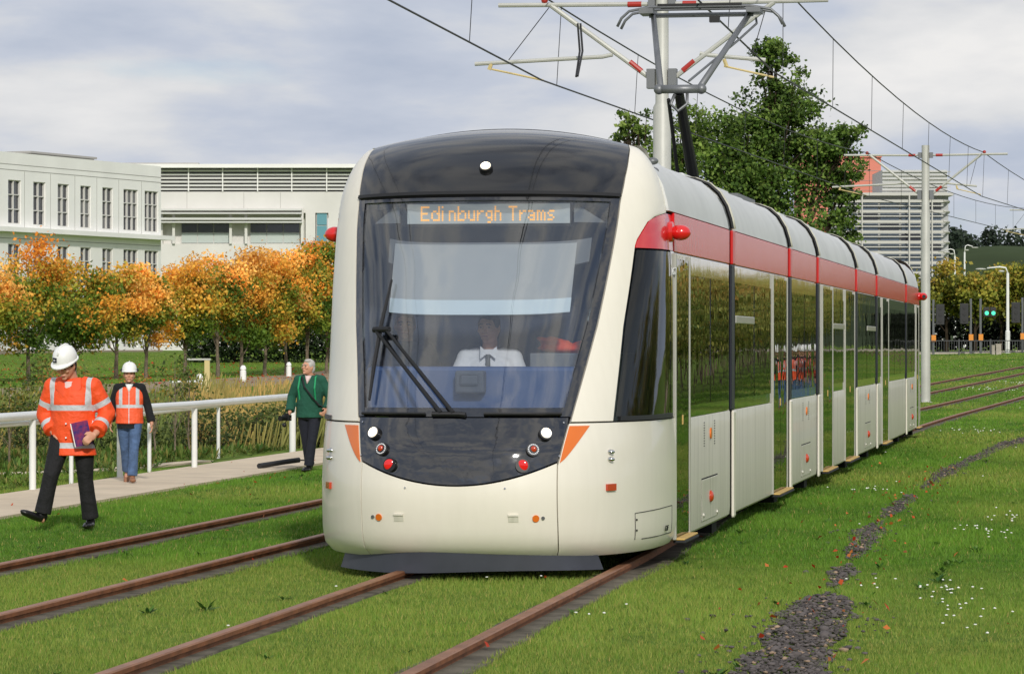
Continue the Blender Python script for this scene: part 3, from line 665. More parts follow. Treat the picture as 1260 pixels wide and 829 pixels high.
def cove(s, v0, v1, m='roof_silver'):
    """silver shoulder panel with the slight quilting of thin sheet between fixings"""
    nv = max(4, int((v1 - v0) / .35)); vs = []; n = len(COVE)
    for k in range(nv + 1):
        v = L(v0, v1, k / nv); q = .008 * math.sin(k * 1.7 + v0)
        for j, (u, z) in enumerate(COVE): vs.append((s * (u + q * (.6 if 1 < j < 5 else 0)), v, z + q * (1 if 2 < j < 6 else 0)))
        vs.append((s * .80, v, 3.10)); vs.append((s * 1.25, v, zR1 + .008))
    n += 2; fs = [(k * n + j, k * n + (j + 1) % n, (k + 1) * n + (j + 1) % n, (k + 1) * n + j) for k in range(nv) for j in range(n)] + [tuple(range(n)), tuple(nv * n + j for j in range(n - 1, -1, -1))]
    return MB().add(vs, fs).build('roof_shoulder', m, tram, smooth=R(30))
for s in (1, -1):
    for k, (a, b) in enumerate(spans):
        wall('window_band', s, a, b, zW + .002, zR0 - .002, 1.318, 'band_black')
        wall('red_band', s, a, b, zR0, zR1, 1.322, 'tram_red', bev=.008)
        cove(s, a if k else 2.16, b)
        doors = DOORS.get(k, [])
        cuts = [a] + [q for dd in doors for q in (dd[0] - .05, dd[1] + .05)] + [b]
        for c0, c1 in zip(cuts[::2], cuts[1::2]):
            if c1 - c0 > .12:
                skirt(s, c0, c1)
                if c1 - c0 > .8:      # glazing above the panel, in panes about 1.4 m long
                    n = max(1, round((c1 - c0) / 1.7)); w = (c1 - c0 - .12) / n
                    for q in range(n):
                        pn = wall('window_pane', s, c0 + .06 + q * w + .035, c0 + .06 + (q + 1) * w - .035, zW + .10, zR0 - .16, 1.3225, 'side_glass', th=.004, bev=0)
                        if (k, q) in ((1, 0), (3, 0), (4, 1)):
                            wall('vent_bar', s, c0 + .06 + q * w + .05, c0 + .06 + (q + 1) * w - .05, 1.86, 1.93, 1.332, 'frame_metal', parent=pn)
            elif c1 - c0 > .02: skirt(s, c0, c1, 'tram_white')
        for d0, d1 in doors:
            dr = empty('door'); dr.parent = tram; n = 2 if d1 - d0 > 1.2 else 1; w = (d1 - d0) / n
            for q in range(n): wall('door_leaf', s, d0 + q * w + .012, d0 + (q + 1) * w - .012, .145, zR0 - .05, 1.331, 'side_glass', bev=0, th=.012, parent=dr)
            wall('door_backing', s, d0, d1, .13, zR0 - .03, 1.315, 'band_black', parent=dr, bev=0)
            for q in (d0 - .025, d1 + .025): wall('door_frame', s, q - .022, q + .022, .12, zR0 - .01, 1.338, 'frame_metal', parent=dr)
            wall('door_step', s, d0, d1 + .02, .116, .132, 1.40, 'step_yellow', th=.13, parent=dr); wall('step_edge', s, d0, d1 + .02, .092, .115, 1.408, 'rubber', th=.1, parent=dr)
            wall('push_button', s, d0 + w * n / 2 - .03, d0 + w * n / 2 + .03, 1.02, 1.10, 1.336, 'step_yellow', parent=dr)
        if k in HATCH:
            h = HATCH[k]; w = .62
            ht = wall('hatch', s, h - w, h + w, .17, .52, 1.330, 'tram_side', bev=.004)
            wall('hatch_seam', s, h - w, h + w, .522, .534, 1.3275, 'under_dark', parent=ht, bev=0, th=.004)
            for q in (-1, 1): wall('hatch_seam', s, h + q * (w + .006) - .003, h + q * (w + .006) + .003, .17, .52, 1.3275, 'under_dark', parent=ht, bev=0, th=.004)
            MB().disc((s * 1.334, h, .36), (1, 0, 0), .052, .02, 18).ell((s * 1.344, h, .36), (.02, .046, .046)).build('side_lamp', 'lamp_amber', tram, smooth=R(50))
            MB().disc((s * 1.332, h + .05, .90), (1, 0, 0), .048, .014, 18).build('reflector', 'marker_orange', tram)
            for q in (-.42, .38):
                mb = MB()
                for z in np.arange(.80, 1.0, .022): mb.bx(s * 1.3265, s * 1.329, h + q - .035, h + q + .035, z, z + .007)
                mb.build('vent', 'under_dark', tram)
            for q, z in ((-.5, .22), (.55, .20)): MB().disc((s * 1.334, h + q, z), (1, 0, 0), .02, .012, 10).build('hatch_latch', 'frame_metal', ht)
        # little marker below a divider and bogie gear
        MB().bx(s * 1.05, s * 1.22, b - .55, b - .15, -.02, .12).build('underframe', 'under_dark', tram)
    for v in DIV:
        wall('bellows', s, v - G - .02, v + G + .02, .16, 2.74, 1.29, 'navy_rubber', th=.25, bev=.01)
        wall('divider_red', s, v - .03, v + .20, zR0, zR1 + .004, 1.336, 'cap_red', bev=.012)
        wall('divider_dark', s, v - .10, v + .17, zW, zR0, 1.332, 'navy_rubber', bev=.012)
        wall('divider_white', s, v + .015, v + .20, .08, zW, 1.340, 'tram_white', bev=.02)
        pts = [(s * (u + .012), v - .03, z + .01) for u, z in COVE]; MB().tube(pts, .02, 6).build('roof_lip', 'black', tram)
        pts = [(s * (u + .010), v + .08, z + .008) for u, z in COVE]; MB().tube(pts, .03, 6).build('roof_joint', 'tram_side', tram, smooth=True)
for v in (DIV): MB().bx(-1.02, 1.02, v - .22, v + .22, .3, 3.05).build('gangway', 'navy_rubber', tram)
MB().bx(-.9, .9, 2.9, END - 2.3, 3.08, 3.14).build('roof_deck', 'roof_dark', tram)
for k, (v0, v1) in enumerate(((4.0, 6.2), (8.0, 12.0), (18.0, 22.5), (29.0, 35.0), (37.5, 39.8))):
    MB().bx(-.75, .75, v0, v1, 3.14, 3.30).build('roof_equipment', 'roof_silver', tram, bevel=.03)
for (a, b) in spans: MB().bx(-1.25, 1.25, a, b, .20, .30).build('body_floor', 'under_dark', tram)
for a, b in ((2.70, 6.6), (36.4, 40.3)): MB().bx(-1.24, 1.24, a, b, .31, .36).build('saloon_floor', 'under_dark', tram)
# far cab: the nose mirrored
def rear(name, zlo, zhi, m):
    vs = []; na, nb = 36, 12
    for j in range(nb + 1):
        for i in range(na + 1):
            p = nose(L(-1.3, 1.3, i / na), L(zlo, zhi, j / nb)); vs.append((p.x, END - p.y, p.z))
    W = na + 1; MB().add(vs, [(j * W + i, (j + 1) * W + i, (j + 1) * W + i + 1, j * W + i + 1) for j in range(nb) for i in range(na)]).build(name, m, tram, smooth=True)
rear('rear_panel', .10, 1.065, 'tram_white'); rear('rear_glazing', 1.067, 2.393, 'band_black'); rear('rear_red_band', 2.395, 2.70, 'tram_red'); rear('rear_hood', 2.702, 3.37, 'tram_white')
for s in (-1, 1):
    c = Vector((s * 1.30, END - 2.0, 2.56)); MB().tube([c, c + Vector((s * .08, 0, 0))], [.08, .07], 14).ell(c + Vector((s * .09, -.03, 0)), (.08, .10, .075)).build('camera_pod', 'pod_red', tram, smooth=R(50))
    MB().disc(c + Vector((s * .11, -.12, 0)), (0, 1, 0), .035, .02, 14).build('camera_lens', 'black', tram)
# bogies
for v in (4.4, 14.8, 25.6, 38.4):
    bg_ = MB().bx(-1.0, 1.0, v - 1.2, v + 1.2, .14, .34).bx(-.55, .55, v - .8, v + .8, .02, .2).build('bogie', 'under_dark', tram)
    for q in (-.85, .85):
        for s in (-1, 1): MB().tube([(s * .70, v + q, .29), (s * .83, v + q, .29)], [.29, .29], 24).build('wheel', 'under_dark', bg_)
MB().tube([(-.765, 2.1, .29), (-.66, 2.1, .29)], .28, 20).tube([(.765, 2.1, .29), (.66, 2.1, .29)], .28, 20).build('leading_wheels', 'under_dark', tram)
# grab poles for roof marker lamps at the cab shoulder
for dz, dv in ((0, 0), (-.075, .03)):
    MB().ell((1.135, 2.55 + dv, 3.12 + dz), (.05, .05, .03)).build('shoulder_lamp', 'galv_dark', tram, smooth=True)
# pantograph
pan = empty('pantograph', (0, 0, 0)); pan.parent = tram
MB().bx(-.6, .6, 14.4, 16.4, 3.30, 3.38).build('base_frame', 'galv_dark', pan)
MB().tube([(.0, 15.6, 3.34), (-.02, 13.95, 4.50)], [.075, .055], 10).build('lower_arm', 'black', pan)
MB().tube([(-.16, 15.3, 3.36), (-.14, 13.98, 4.42)], .022, 8).build('control_rod', 'black', pan)
MB().tube([(-.24, 13.9, 4.53), (.24, 13.9, 4.53)], .05, 10).ell((-.24, 13.9, 4.53), (.06, .06, .06)).ell((.24, 13.9, 4.53), (.06, .06, .06)).build('knuckle', 'galv_dark', pan, smooth=True)
MB().tube([(-.06, 13.9, 4.47), (-.10, 13.85, 4.36), (-.02, 13.86, 4.28), (.08, 13.88, 4.36), (.08, 13.9, 4.48)], .02, 6).build('knuckle_cable', 'galv_dark', pan, smooth=True)
for s in (-1, 1): MB().tube([(s * .22, 13.9, 4.54), (s * .57, 16.0, 5.56)], [.038, .032], 8).build('upper_arm', 'galv_dark', pan, smooth=True)
MB().tube([(.10, 13.9, 4.62), (.50, 15.4, 5.2), (.66, 16.0, 5.45), (.64, 16.1, 5.52)], .014, 6).build('guide_rod', 'galv_dark', pan)
MB().tube([(-.62, 16.0, 5.56), (.62, 16.0, 5.56)], .028, 8).build('cross_tube', 'galv_dark', pan)
for q in (-.16, .16):
    hp = [(-.98, 16 + q, 5.42), (-.93, 16 + q, 5.52), (-.84, 16 + q, 5.60), (-.6, 16 + q, 5.645), (.6, 16 + q, 5.645), (.84, 16 + q, 5.60), (.93, 16 + q, 5.52), (.98, 16 + q, 5.42)]
    MB().tube(hp, .017, 8).build('collector_horn', 'galv_dark', pan, smooth=True); MB().bx(-.5, .5, 16 + q - .025, 16 + q + .025, 5.655, 5.68).build('carbon_strip', 'black', pan)
for s in (-1, 1): MB().bx(s * .55, s * .72, 15.8, 16.2, 5.57, 5.63).build('spring_box', 'galv_dark', pan)
MB().bx(.10, .22, 15.95, 16.05, 5.47, 5.54).build('damper', 'black', pan)
# ------------------------------------------------------------------ overhead line
def mast(P, zb, zt, top, step, r_up, r_lo, label, reach=2.75):
    base = g1(P[0], P[1]) - .05; p = empty('catenary_mast', (P[0], P[1], base), -TH, label, 'mast', 'overhead line masts between the tracks'); o = -base
    MB().tube([(0, 0, 0), (0, 0, step + o), (0, 0, step + .06 + o), (0, 0, top + o)], [r_lo, r_lo * .97, r_up, r_up * .97], 20).build('pole', 'galv', p, smooth=R(30))
    MB().disc((0, 0, .03), (0, 0, 1), r_lo * 1.8, .06, 16).build('foot_plate', 'galv', p)
    for s in (-1, 1):
        A = lambda l, z, y=0: (s * l, y, z + o)
        MB().bx(s * r_up, s * (r_up + .12), -.09, .09, zb - .14 + o, zb + .14 + o).build('bracket', 'galv_dark', p); MB().bx(s * r_up, s * (r_up + .1), -.07, .07, zt - .08 + o, zt + .08 + o).build('bracket', 'galv_dark', p)
        st = MB().tube([A(.2, zb + .03), A(1.62, zt)], .036, 8).build('strut', 'galv', p, smooth=R(40)); MB().tube([A(.30, zb + .11), A(.47, zb + .25)], .042, 10).build('insulator', 'red_ins', st)
        up = MB().tube([A(r_up, zt), A(reach - .35, zt + .02)], .033, 8).build('top_tube', 'galv', p, smooth=R(40)); MB().tube([A(.30, zt), A(.50, zt)], .042, 10).build('insulator', 'red_ins', up)
        k = .62 if s < 0 else .45; MB().tube([A(k + .1, zb + .36), A(k + .25, zb + .33), A(reach if s < 0 else 1.5, zb + .25)], .03, 8).build('registration_tube', 'galv', p, smooth=R(40))
        e = 2.5 if s < 0 else .9; f = 1.74 if s < 0 else 1.62
        MB().tube([A(e, zb + .27), A(e + .04, zb + .16)], .03, 6).tube([A(e, zb + .17), A(f, zb + .0)], .016, 6).build('steady_arm', 'wood_rod', p)
        MB().tube([A(reach - .5, zb + .3), A(1.65, zt - .02)] if s < 0 else [A(1.3, zb + .3), A(1.5, zt - .1)], .007, 5).build('stay_wire', 'wire', p)
        MB().ell(A(1.72, zt + .08), (.05, .05, .05)).build('messenger_clamp', 'red_ins', p)
    return p
mast((2.17, 50.0), 5.50, 6.58, 7.05, 5.09, .097, .134, 'pale grey catenary mast rising from behind the tram roof by the pantograph')
mast((12.2, 102.0), 6.06, 7.23, 7.52, 5.50, .118, .14, 'slim pale grey catenary mast standing in the grass past the tram')
mast((24.3, 152.0), 6.45, 7.55, 7.8, 5.8, .118, .14, 'catenary mast farthest along the curve beyond the tram, only its left arms showing')
def wires(lab_c, lab_m, C, Mg):
    """contact wire and messenger through support points, messenger sagging, droppers between"""
    def path(S, sag):
        P = []
        for a, b in zip(S[:-1], S[1:]):
            for k in range(12):
                t = k / 12; P.append(Vector((L(a[0], b[0], t), L(a[1], b[1], t), L(a[2], b[2], t) - sag * 4 * t * (1 - t) * min(1, (b[1] - a[1]) / 50))))
        P.append(Vector(S[-1])); return P
    Pc, Pm = path(C, .0), path(Mg, .38)
    c = MB().tube(Pc, .0125, 6).build('contact_wire', 'wire'); tag(c, lab_c, 'wire')
    m = MB().tube(Pm, .0125, 6).build('messenger_wire', 'wire'); tag(m, lab_m, 'wire')
    yc = [p.y for p in Pc]; ym = [p.y for p in Pm]
    for d in np.arange(22, 200, 7.3):
        q = [Vector((np.interp(d, yy, [p.x for p in PP]), d, np.interp(d, yy, [p.z for p in PP]))) for yy, PP in ((yc, Pc), (ym, Pm))]
        MB().tube(q, .0055, 4).build('dropper', 'wire', m)
wires('dark contact wire the pantograph touches above the tram', 'sagging messenger wire over the tram track',
      [(xc(6), 6, 5.75), (xc(41.0), 41, 5.70), (3.78, 50, 5.60), (13.85, 102, 6.02), (26.0, 152, 6.45), (52, 226, 7)],
      [(xc(6), 6, 7.1), (3.78, 50, 6.98), (13.9, 102, 7.32), (26.0, 152, 7.65), (52, 226, 8)])
wires('dark contact wire above the empty track', 'sagging messenger wire above the empty track',
      [(xl(6), 6, 5.6), (.43, 50, 5.48), (10.5, 102, 6.02), (22.6, 152, 6.45), (48, 226, 7)],
      [(xl(6), 6, 6.9), (.50, 50, 6.66), (10.5, 102, 7.30), (22.6, 152, 7.62), (48, 226, 8)])
tag(MB().tube([(.95, 50, 6.3), (.98, 50, 5.9), (.92, 49.6, 5.5)], .017, 6).tube([(.99, 50, 6.3), (1.02, 50, 5.9), (.94, 49.5, 5.5)], .017, 6).build('jumper_cable', 'wire'), 'short doubled cable hanging from the left strut of the near mast', 'cable')

# ------------------------------------------------------------------ railing by the pavement
def railing(label, posts, h, r, ends):
    P = [Vector((x, d, g1(x, d))) for x, d in posts]; e = empty('handrail', P[0], 0, label, 'handrail'); o = P[0]
    for k, p in enumerate(P):
        if k == len(P) - 1 and ends: continue
        q = p - o; MB().tube([q - Vector((0, 0, .05)), q + Vector((0, 0, h - r))], r * .78, 12).build('post', 'white_rail', e, smooth=R(40))
    top = [p - o + Vector((0, 0, h)) for p in P]
    if ends:
        q = P[-1] - o; a = (top[-2] - top[-1]).normalized(); top = top[:-1] + [q + Vector((0, 0, h)) + a * .18, q + Vector((0, 0, h - .02)) + a * .07, q + Vector((0, 0, h - .07)) + a * .015, q + Vector((0, 0, h - .2)), q - Vector((0, 0, .05))]
    MB().tube(top, r, 12).build('top_rail', 'white_rail', e, smooth=R(40))
railing('white tubular handrail along the pavement, nearer of the parallel pair', [(-8.55, 34.5), (-7.16, 42.4), (-6.46, 46.6), (-5.77, 50.9), (-5.05, 55.0), (-4.03, 63.5)], 1.03, .060, True)
railing('white tubular handrail partly hidden behind the other handrail', [(-8.3, 36.5), (-6.92, 44.6), (-6.22, 48.8), (-5.60, 53.4), (-5.12, 60.3)], .93, .04, False)
# black hose lying on the pavement
hp = [px(319, 579, 54.5), px(333, 574, 55), px(350, 568, 55.3), px(368, 565, 55.5)]
for q, z in zip(hp, (.075, .085, .11, .135)): q.z = g1(q.x, q.y) + z
tag(MB().tube(hp, .042, 10).tube([hp[-1], hp[-1] + Vector((.09, .1, -.01)), hp[-1] + Vector((.16, .05, -.06)), hp[-1] + Vector((.19, 0, -.16))], .012, 6).build('hose', 'rubber', smooth=R(40)), 'black ribbed hose end lying across the pale pavement', 'hose')

# ------------------------------------------------------------------ bollards on the far gravel path
for k, (x, d, nb) in enumerate([(-13.6, 99, 'fifth'), (-11.3, 125, 'third'), (-11.35, 146, 'second'), (-11.1, 172, 'first'), (-14.2, 112, 'fourth')]):
    z = g1(x, d); e = MB().loft([(0, 0, 0, .13, .13), (0, 0, .50, .13, .13), (0, 0, .52, .10, .10), (0, 0, .56, .10, .10), (0, 0, .57, .13, .13), (0, 0, .66, .12, .12), (0, 0, .74, .06, .06)], 14).build('bollard', 'white_plastic', smooth=R(40), loc=(x, d, z))
    tag(e, 'small white domed bollard on the gravel path, %s counted from the tram' % nb, 'bollard', 'bollards on the gravel path')

# ------------------------------------------------------------------ vegetation
def leaf_quads(C, s, up=.3, n=None):
    n = len(C); nr = RNG.normal(0, 1, (n, 3)); nr[:, 2] += up; nr += np.array(sdir) * .7; nr /= np.linalg.norm(nr, axis=1, keepdims=True)
    a = np.cross(nr, RNG.normal(0, 1, (n, 3))); a /= np.linalg.norm(a, axis=1, keepdims=True); b = np.cross(nr, a)
    s = (s * RNG.uniform(.6, 1.3, n))[:, None]; k = RNG.uniform(.45, .8, (n, 1))
    V = np.stack([C - a * s, C - b * s * k + nr * s * .15, C + a * s, C + b * s * k + nr * s * .15], 1)
    return V.reshape(-1, 3), np.arange(4 * n).reshape(-1, 4)
def crown_points(n, rx, rz, K, spread, flat=.75, shell_pow=.45, lobes=None):
    u = RNG.normal(0, 1, (K, 3)); u /= np.linalg.norm(u, axis=1, keepdims=True); r = RNG.random(K) ** shell_pow
    c = u * r[:, None]; c[:, 2] = np.clip(c[:, 2], -.9, 1); c *= np.array([rx, rx, rz]) * RNG.uniform(.85, 1.08, (K, 1))
    if lobes is not None: c += lobes[RNG.integers(0, len(lobes), K)]
    id_ = RNG.integers(0, K, n); P = c[id_] + RNG.normal(0, 1, (n, 3)) * np.array([spread, spread, spread * flat]); return P, id_, c
def tree(name, label, X, d, H, cb, rx, n, leaf, colors, group=None, trunk_r=.1, K=46, spread=None, mcol=None, bark='bark', z0=None, shell_pow=.45, limbs=16):
    z0 = g1(X, d) if z0 is None else z0
    t = empty(name, (X, d, z0), RNG.uniform(0, 6.28), label, 'tree', group); rz = (H - cb) / 2; zc_ = (H + cb) / 2
    P, idc, cen = crown_points(n, rx * .82, rz * .86, K, spread or rx * .17, shell_pow=shell_pow); P[:, 2] += zc_; cen[:, 2] += zc_
    V, F = leaf_quads(P, leaf); c = colors(P, idc, cen, zc_, rz)
    link('crown', np_mesh('crown', V, F, 'leaf', np.repeat(c, 4, 0)), None, t)
    mb = MB(); mb.tube([(0, 0, -.1), (.02, 0, cb * .5), (-.03, .02, cb), (.02, 0, zc_), (0, 0, L(zc_, H, .6))], [trunk_r * 1.25, trunk_r, trunk_r * .85, trunk_r * .5, trunk_r * .12], 8)
    for q in cen[RNG.permutation(len(cen))[:limbs]]:
        z = L(cb * .75, zc_, RNG.random()); r0 = trunk_r * RNG.uniform(.25, .45); mid = Vector((q[0] * .45, q[1] * .45, L(z, q[2], .35)))
        mb.tube([(0, 0, z), mid, tuple(q)], [r0, r0 * .7, r0 * .2], 5)
    mb.build('trunk', bark, t, smooth=R(60)); return t
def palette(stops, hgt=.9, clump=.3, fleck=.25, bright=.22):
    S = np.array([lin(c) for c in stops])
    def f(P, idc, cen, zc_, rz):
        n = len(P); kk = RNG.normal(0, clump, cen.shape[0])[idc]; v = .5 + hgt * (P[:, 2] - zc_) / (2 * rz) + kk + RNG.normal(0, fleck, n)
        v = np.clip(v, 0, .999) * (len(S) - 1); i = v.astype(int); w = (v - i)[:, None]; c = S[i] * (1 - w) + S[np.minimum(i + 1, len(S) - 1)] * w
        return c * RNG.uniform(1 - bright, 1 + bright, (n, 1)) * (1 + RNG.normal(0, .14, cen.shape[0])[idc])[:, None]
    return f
AUT = palette([(90, 118, 42), (124, 144, 50), (178, 168, 62), (242, 184, 72), (250, 180, 76), (252, 198, 104)], .95, .30, .10, .16)
AUTG = palette([(80, 114, 40), (106, 136, 48), (138, 152, 54), (224, 172, 66), (244, 160, 60)], .8, .30, .10, .16)
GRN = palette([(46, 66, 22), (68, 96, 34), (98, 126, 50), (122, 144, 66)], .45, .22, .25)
GRNW = palette([(48, 70, 24), (84, 112, 40), (112, 136, 58), (128, 146, 70)], .5, .2, .25)
OLV = palette([(62, 76, 28), (100, 112, 40), (138, 142, 54), (166, 156, 62), (176, 146, 60)], .6, .2, .2)
PRK = palette([(92, 112, 52), (128, 142, 68), (168, 170, 88), (190, 176, 92), (196, 160, 84)], .6, .2, .2)
DRK = palette([(20, 34, 12), (30, 48, 18), (40, 60, 22)], .3, .2, .3)
row = [(-28, 4.9, 1.9, 0), (35, 5.9, 2.1, 1), (92, 5.6, 1.9, 1), (143, 5.0, 1.65, 0), (180, 5.1, 1.5, 0), (228, 5.8, 1.75, 0), (268, 6.1, 1.7, 0), (297, 6.4, 1.75, 0), (326, 6.3, 1.7, 0), (352, 6.6, 1.7, 0), (378, 6.9, 1.7, 1), (402, 7.3, 1.75, 2)]
for k, (x, H, rx, c) in enumerate(row):
    d = 146 + 40 * (x + 28) / 430; X = (x - 630) * d / FPX
    nth = ['first', 'second', 'third', 'fourth', 'fifth', 'sixth', 'seventh', 'eighth', 'ninth', 'tenth', 'eleventh', 'twelfth'][11 - k]
    lab = ['young maple with orange and yellow leaves, %s in its row from the tram', 'young maple green below and orange on top, %s in its row from the tram', 'tall greenish young maple, %s in its row from the tram'][c] % nth
    tree('maple_tree', lab, X, d, H + .45, 1.25 - .15 * (k % 3), rx * RNG.uniform(1.05, 1.28), 11500, .092, [AUT, AUTG, AUTG][c], 'autumn maples in front of the white buildings', .095, 42, z0=g1(X, d))
# hedge behind the row
n = 9000; hx = RNG.uniform(-19.5, -8.5, n); hd = RNG.uniform(206, 208, n); hz_ = RNG.random(n) ** .7 * 2.3 + gz(hx, hd)
V, F = leaf_quads(np.stack([hx, hd, hz_], -1), .13); c = np.array(lin((34, 50, 20)))[None] * RNG.uniform(.5, 1.5, (n, 1))
hg = empty('hedge', (-14, 207, g1(-14, 207)), 0, 'dark clipped hedge behind the maple trunks', 'hedge'); fo = np_mesh('foliage', V - np.array([-14, 207, g1(-14, 207)]), F, 'leaf', np.repeat(c, 4, 0)); link('foliage', fo, None, hg)
mb = MB()
for q in np.arange(-5, 5.2, .8): mb.tube([(q, 0, -.1), (q, 0, 1.6)], .05, 5)
mb.build('stems', 'bark_dark', hg)
# big green tree behind the tram and its thinner neighbour
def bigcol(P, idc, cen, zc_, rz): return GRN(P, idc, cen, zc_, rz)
def big_tree(name, label, parts, trunkx, d, leaf, colf, zb):
    t = empty(name, (trunkx, d, zb), 0, label, 'tree'); Vs, Fs, Cs = [], [], []; off = 0; mb = MB()
    for (X, z, rx, rz, n, K) in parts:
        P, idc, cen = crown_points(n, rx, rz, K, rx * .16, shell_pow=.5); P += np.array([X - trunkx, RNG.uniform(-.6, .6), z - zb]); cen += np.array([X - trunkx, 0, z - zb])
        V, F = leaf_quads(P, leaf); c = colf(P, idc, cen, z - zb, rz); Vs.append(V); Fs.append(F + off); Cs.append(np.repeat(c, 4, 0)); off += len(V)
        mb.tube([(0, 0, 1.2), ((X - trunkx) * .5, 0, (z - zb) * .62), (X - trunkx, 0, z - zb)], [.11, .07, .02], 6)
        for q in cen[:10]: mb.tube([((X - trunkx) * .7, 0, (z - zb) * .8), tuple(q)], [.04, .008], 5)
    link('crown', np_mesh('crown', np.concatenate(Vs), np.concatenate(Fs), 'leaf', np.concatenate(Cs)), None, t)
    mb.tube([(0, 0, -.1), (0, 0, 2.5), (.1, 0, 6)], [.2, .16, .05], 8); mb.build('trunk', 'bark_dark', t)
bd = 118.0; bs = bd / FPX
def cl_(x, y, wx, wy, n, K): return ((x - 630) * bs, CAMZ - (y - YHOR) * bs, wx * bs, wy * bs, n, K)
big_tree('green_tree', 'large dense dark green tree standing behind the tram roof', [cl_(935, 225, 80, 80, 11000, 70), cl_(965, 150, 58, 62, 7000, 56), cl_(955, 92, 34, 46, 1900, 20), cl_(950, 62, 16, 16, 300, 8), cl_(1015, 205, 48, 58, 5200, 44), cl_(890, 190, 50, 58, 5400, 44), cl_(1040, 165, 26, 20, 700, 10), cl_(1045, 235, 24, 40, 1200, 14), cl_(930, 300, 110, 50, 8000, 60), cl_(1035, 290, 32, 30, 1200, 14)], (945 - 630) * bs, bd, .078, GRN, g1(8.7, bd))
bs2 = 104.0 / FPX; bs = bs2
big_tree('sparse_tree', 'sparse lighter green tree left of the mast behind the tram roof', [cl_(785, 165, 30, 48, 1100, 26), cl_(845, 175, 42, 48, 2600, 34), cl_(800, 220, 48, 42, 2600, 34), cl_(770, 160, 14, 18, 200, 8)], (800 - 630) * bs, 104.0, .07, GRNW, g1(4, 104))
# row of clipped olive trees beyond the road on the right
for k, x in enumerate((1120, 1165, 1200, 1232, 1262, 1300, 1345, 1390)):
    d = 244 + (k % 2) * 2; X = (x - 630) * d / FPX
    tree('roadside_tree', 'rounded olive green tree behind the road railings, %s in its row from the catenary mast' % ('first', 'second', 'third', 'fourth', 'fifth', 'sixth', 'seventh', 'eighth')[k], X, d, 6.3 + .5 * (k % 3 == 1), 1.5, 2.05, 4200, .15, OLV, 'olive roadside trees', .12, 40, bark='bark_dark')
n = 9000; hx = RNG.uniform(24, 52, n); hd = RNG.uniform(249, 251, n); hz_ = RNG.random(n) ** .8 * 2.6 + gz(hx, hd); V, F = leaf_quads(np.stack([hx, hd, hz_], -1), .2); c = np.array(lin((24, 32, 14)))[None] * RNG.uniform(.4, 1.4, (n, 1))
hg = empty('hedge', (38, 250, g1(38, 250)), 0, 'near-black leaves standing in for the shade under the olive roadside trees', 'hedge'); link('foliage', np_mesh('foliage', V - np.array([38, 250, g1(38, 250)]), F, 'leaf', np.repeat(c, 4, 0)), None, hg)  # dark foliage sheet put in as the shade under the roadside trees
# trees off to the right that the tram side mirrors
src = None
for k in range(36):
    d = (64 + 5.2 * k) if k < 30 else 38 + 6 * (k - 30); X = (.2 * d + (5.5 if k % 2 else 4.0)) if k < 30 else 22 + 2.2 * (k - 30)
    if src is None: src = tree('park_tree', 'park tree of olive and yellow leaves beside the field path', X, d, 4.5, 1.0, 2.3, 3000, .12, PRK, 'park trees along the field path', .12, 50)
    else: o = copy_tree(src); o.location = (X, d, g1(X, d)); o.rotation_euler.z = k * 1.3; sc_ = 1 + .12 * math.sin(k * 2.1); o.scale = (sc_, sc_, sc_)
# shrubs and saplings behind the handrail
def shrub(X, d, w, h, n, leaf, colf, label, name='shrub', group=None):
    z0 = g1(X, d); t = empty(name, (X, d, z0), 0, label, 'shrub', group); P, idc, cen = crown_points(n, w, h * .55, 16, w * .24); P[:, 2] += h * .5; P = P[P[:, 2] > .0]; idc = RNG.integers(0, 16, len(P))
    V, F = leaf_quads(P, leaf); link('foliage', np_mesh('foliage', V, F, 'leaf', np.repeat(colf(P, idc, cen, h * .5, h * .5), 4, 0)), None, t)
    mb = MB()
    for k in range(7): a = k * .9; mb.tube([(0, 0, -.05), (math.cos(a) * w * .5, math.sin(a) * w * .5, h * .7)], [.02, .006], 5)
    mb.build('stems', 'bark_dark', t)
SHR = palette([(44, 58, 26), (64, 80, 36), (86, 100, 46), (102, 110, 56)], .6, .2, .3)
for k, (X, d, w, h) in enumerate([(-5.9, 66, .7, .95), (-5.2, 67, .8, 1.05), (-4.5, 68, .75, .95), (-3.9, 67.5, .7, .9), (-3.3, 69, .7, .95), (-5.5, 70, .8, 1.05), (-4.7, 71, .8, 1.0), (-6.5, 68, .7, .8), (-2.6, 70, .7, .9), (-7.2, 66, .6, .7), (-8.2, 67, .7, .8), (-9.2, 66, .7, .75)]):
    shrub(X, d, w, h, 1500, .036, SHR, 'low dark green shrub in the bank behind the handrail', group='shrubs behind the handrail')
SAP = palette([(58, 76, 30), (84, 104, 44), (116, 124, 58), (150, 130, 60)], .3, .3, .3)
for k, (x, d, H, rx, n) in enumerate([(62, 57, 2.0, .55, 900), (215, 60, 2.2, .45, 420), (105, 62, 1.9, .5, 600), (232, 61, 2.0, .35, 260), (12, 56, 1.4, .5, 600), (190, 63, 1.6, .4, 260), (35, 60, 1.7, .5, 600)]):
    tree('sapling', 'thin self-sown sapling with sparse green leaves behind the handrail', (x - 630) * d / FPX, d, H, .35, rx, n, .032, SAP, 'saplings behind the handrail', .018, 22, spread=rx * .2)
n = 26000; d = np.sqrt(RNG.uniform(66 ** 2, 112 ** 2, n)); u = RNG.random(n); x = -d * (.03 + .145 * u); keep = (x - xc(d) < -7.3) & (RNG.random(n) < np.where(u < .5, 1, .45)); x, d = x[keep], d[keep]; n = len(x); z = gz(x, d)
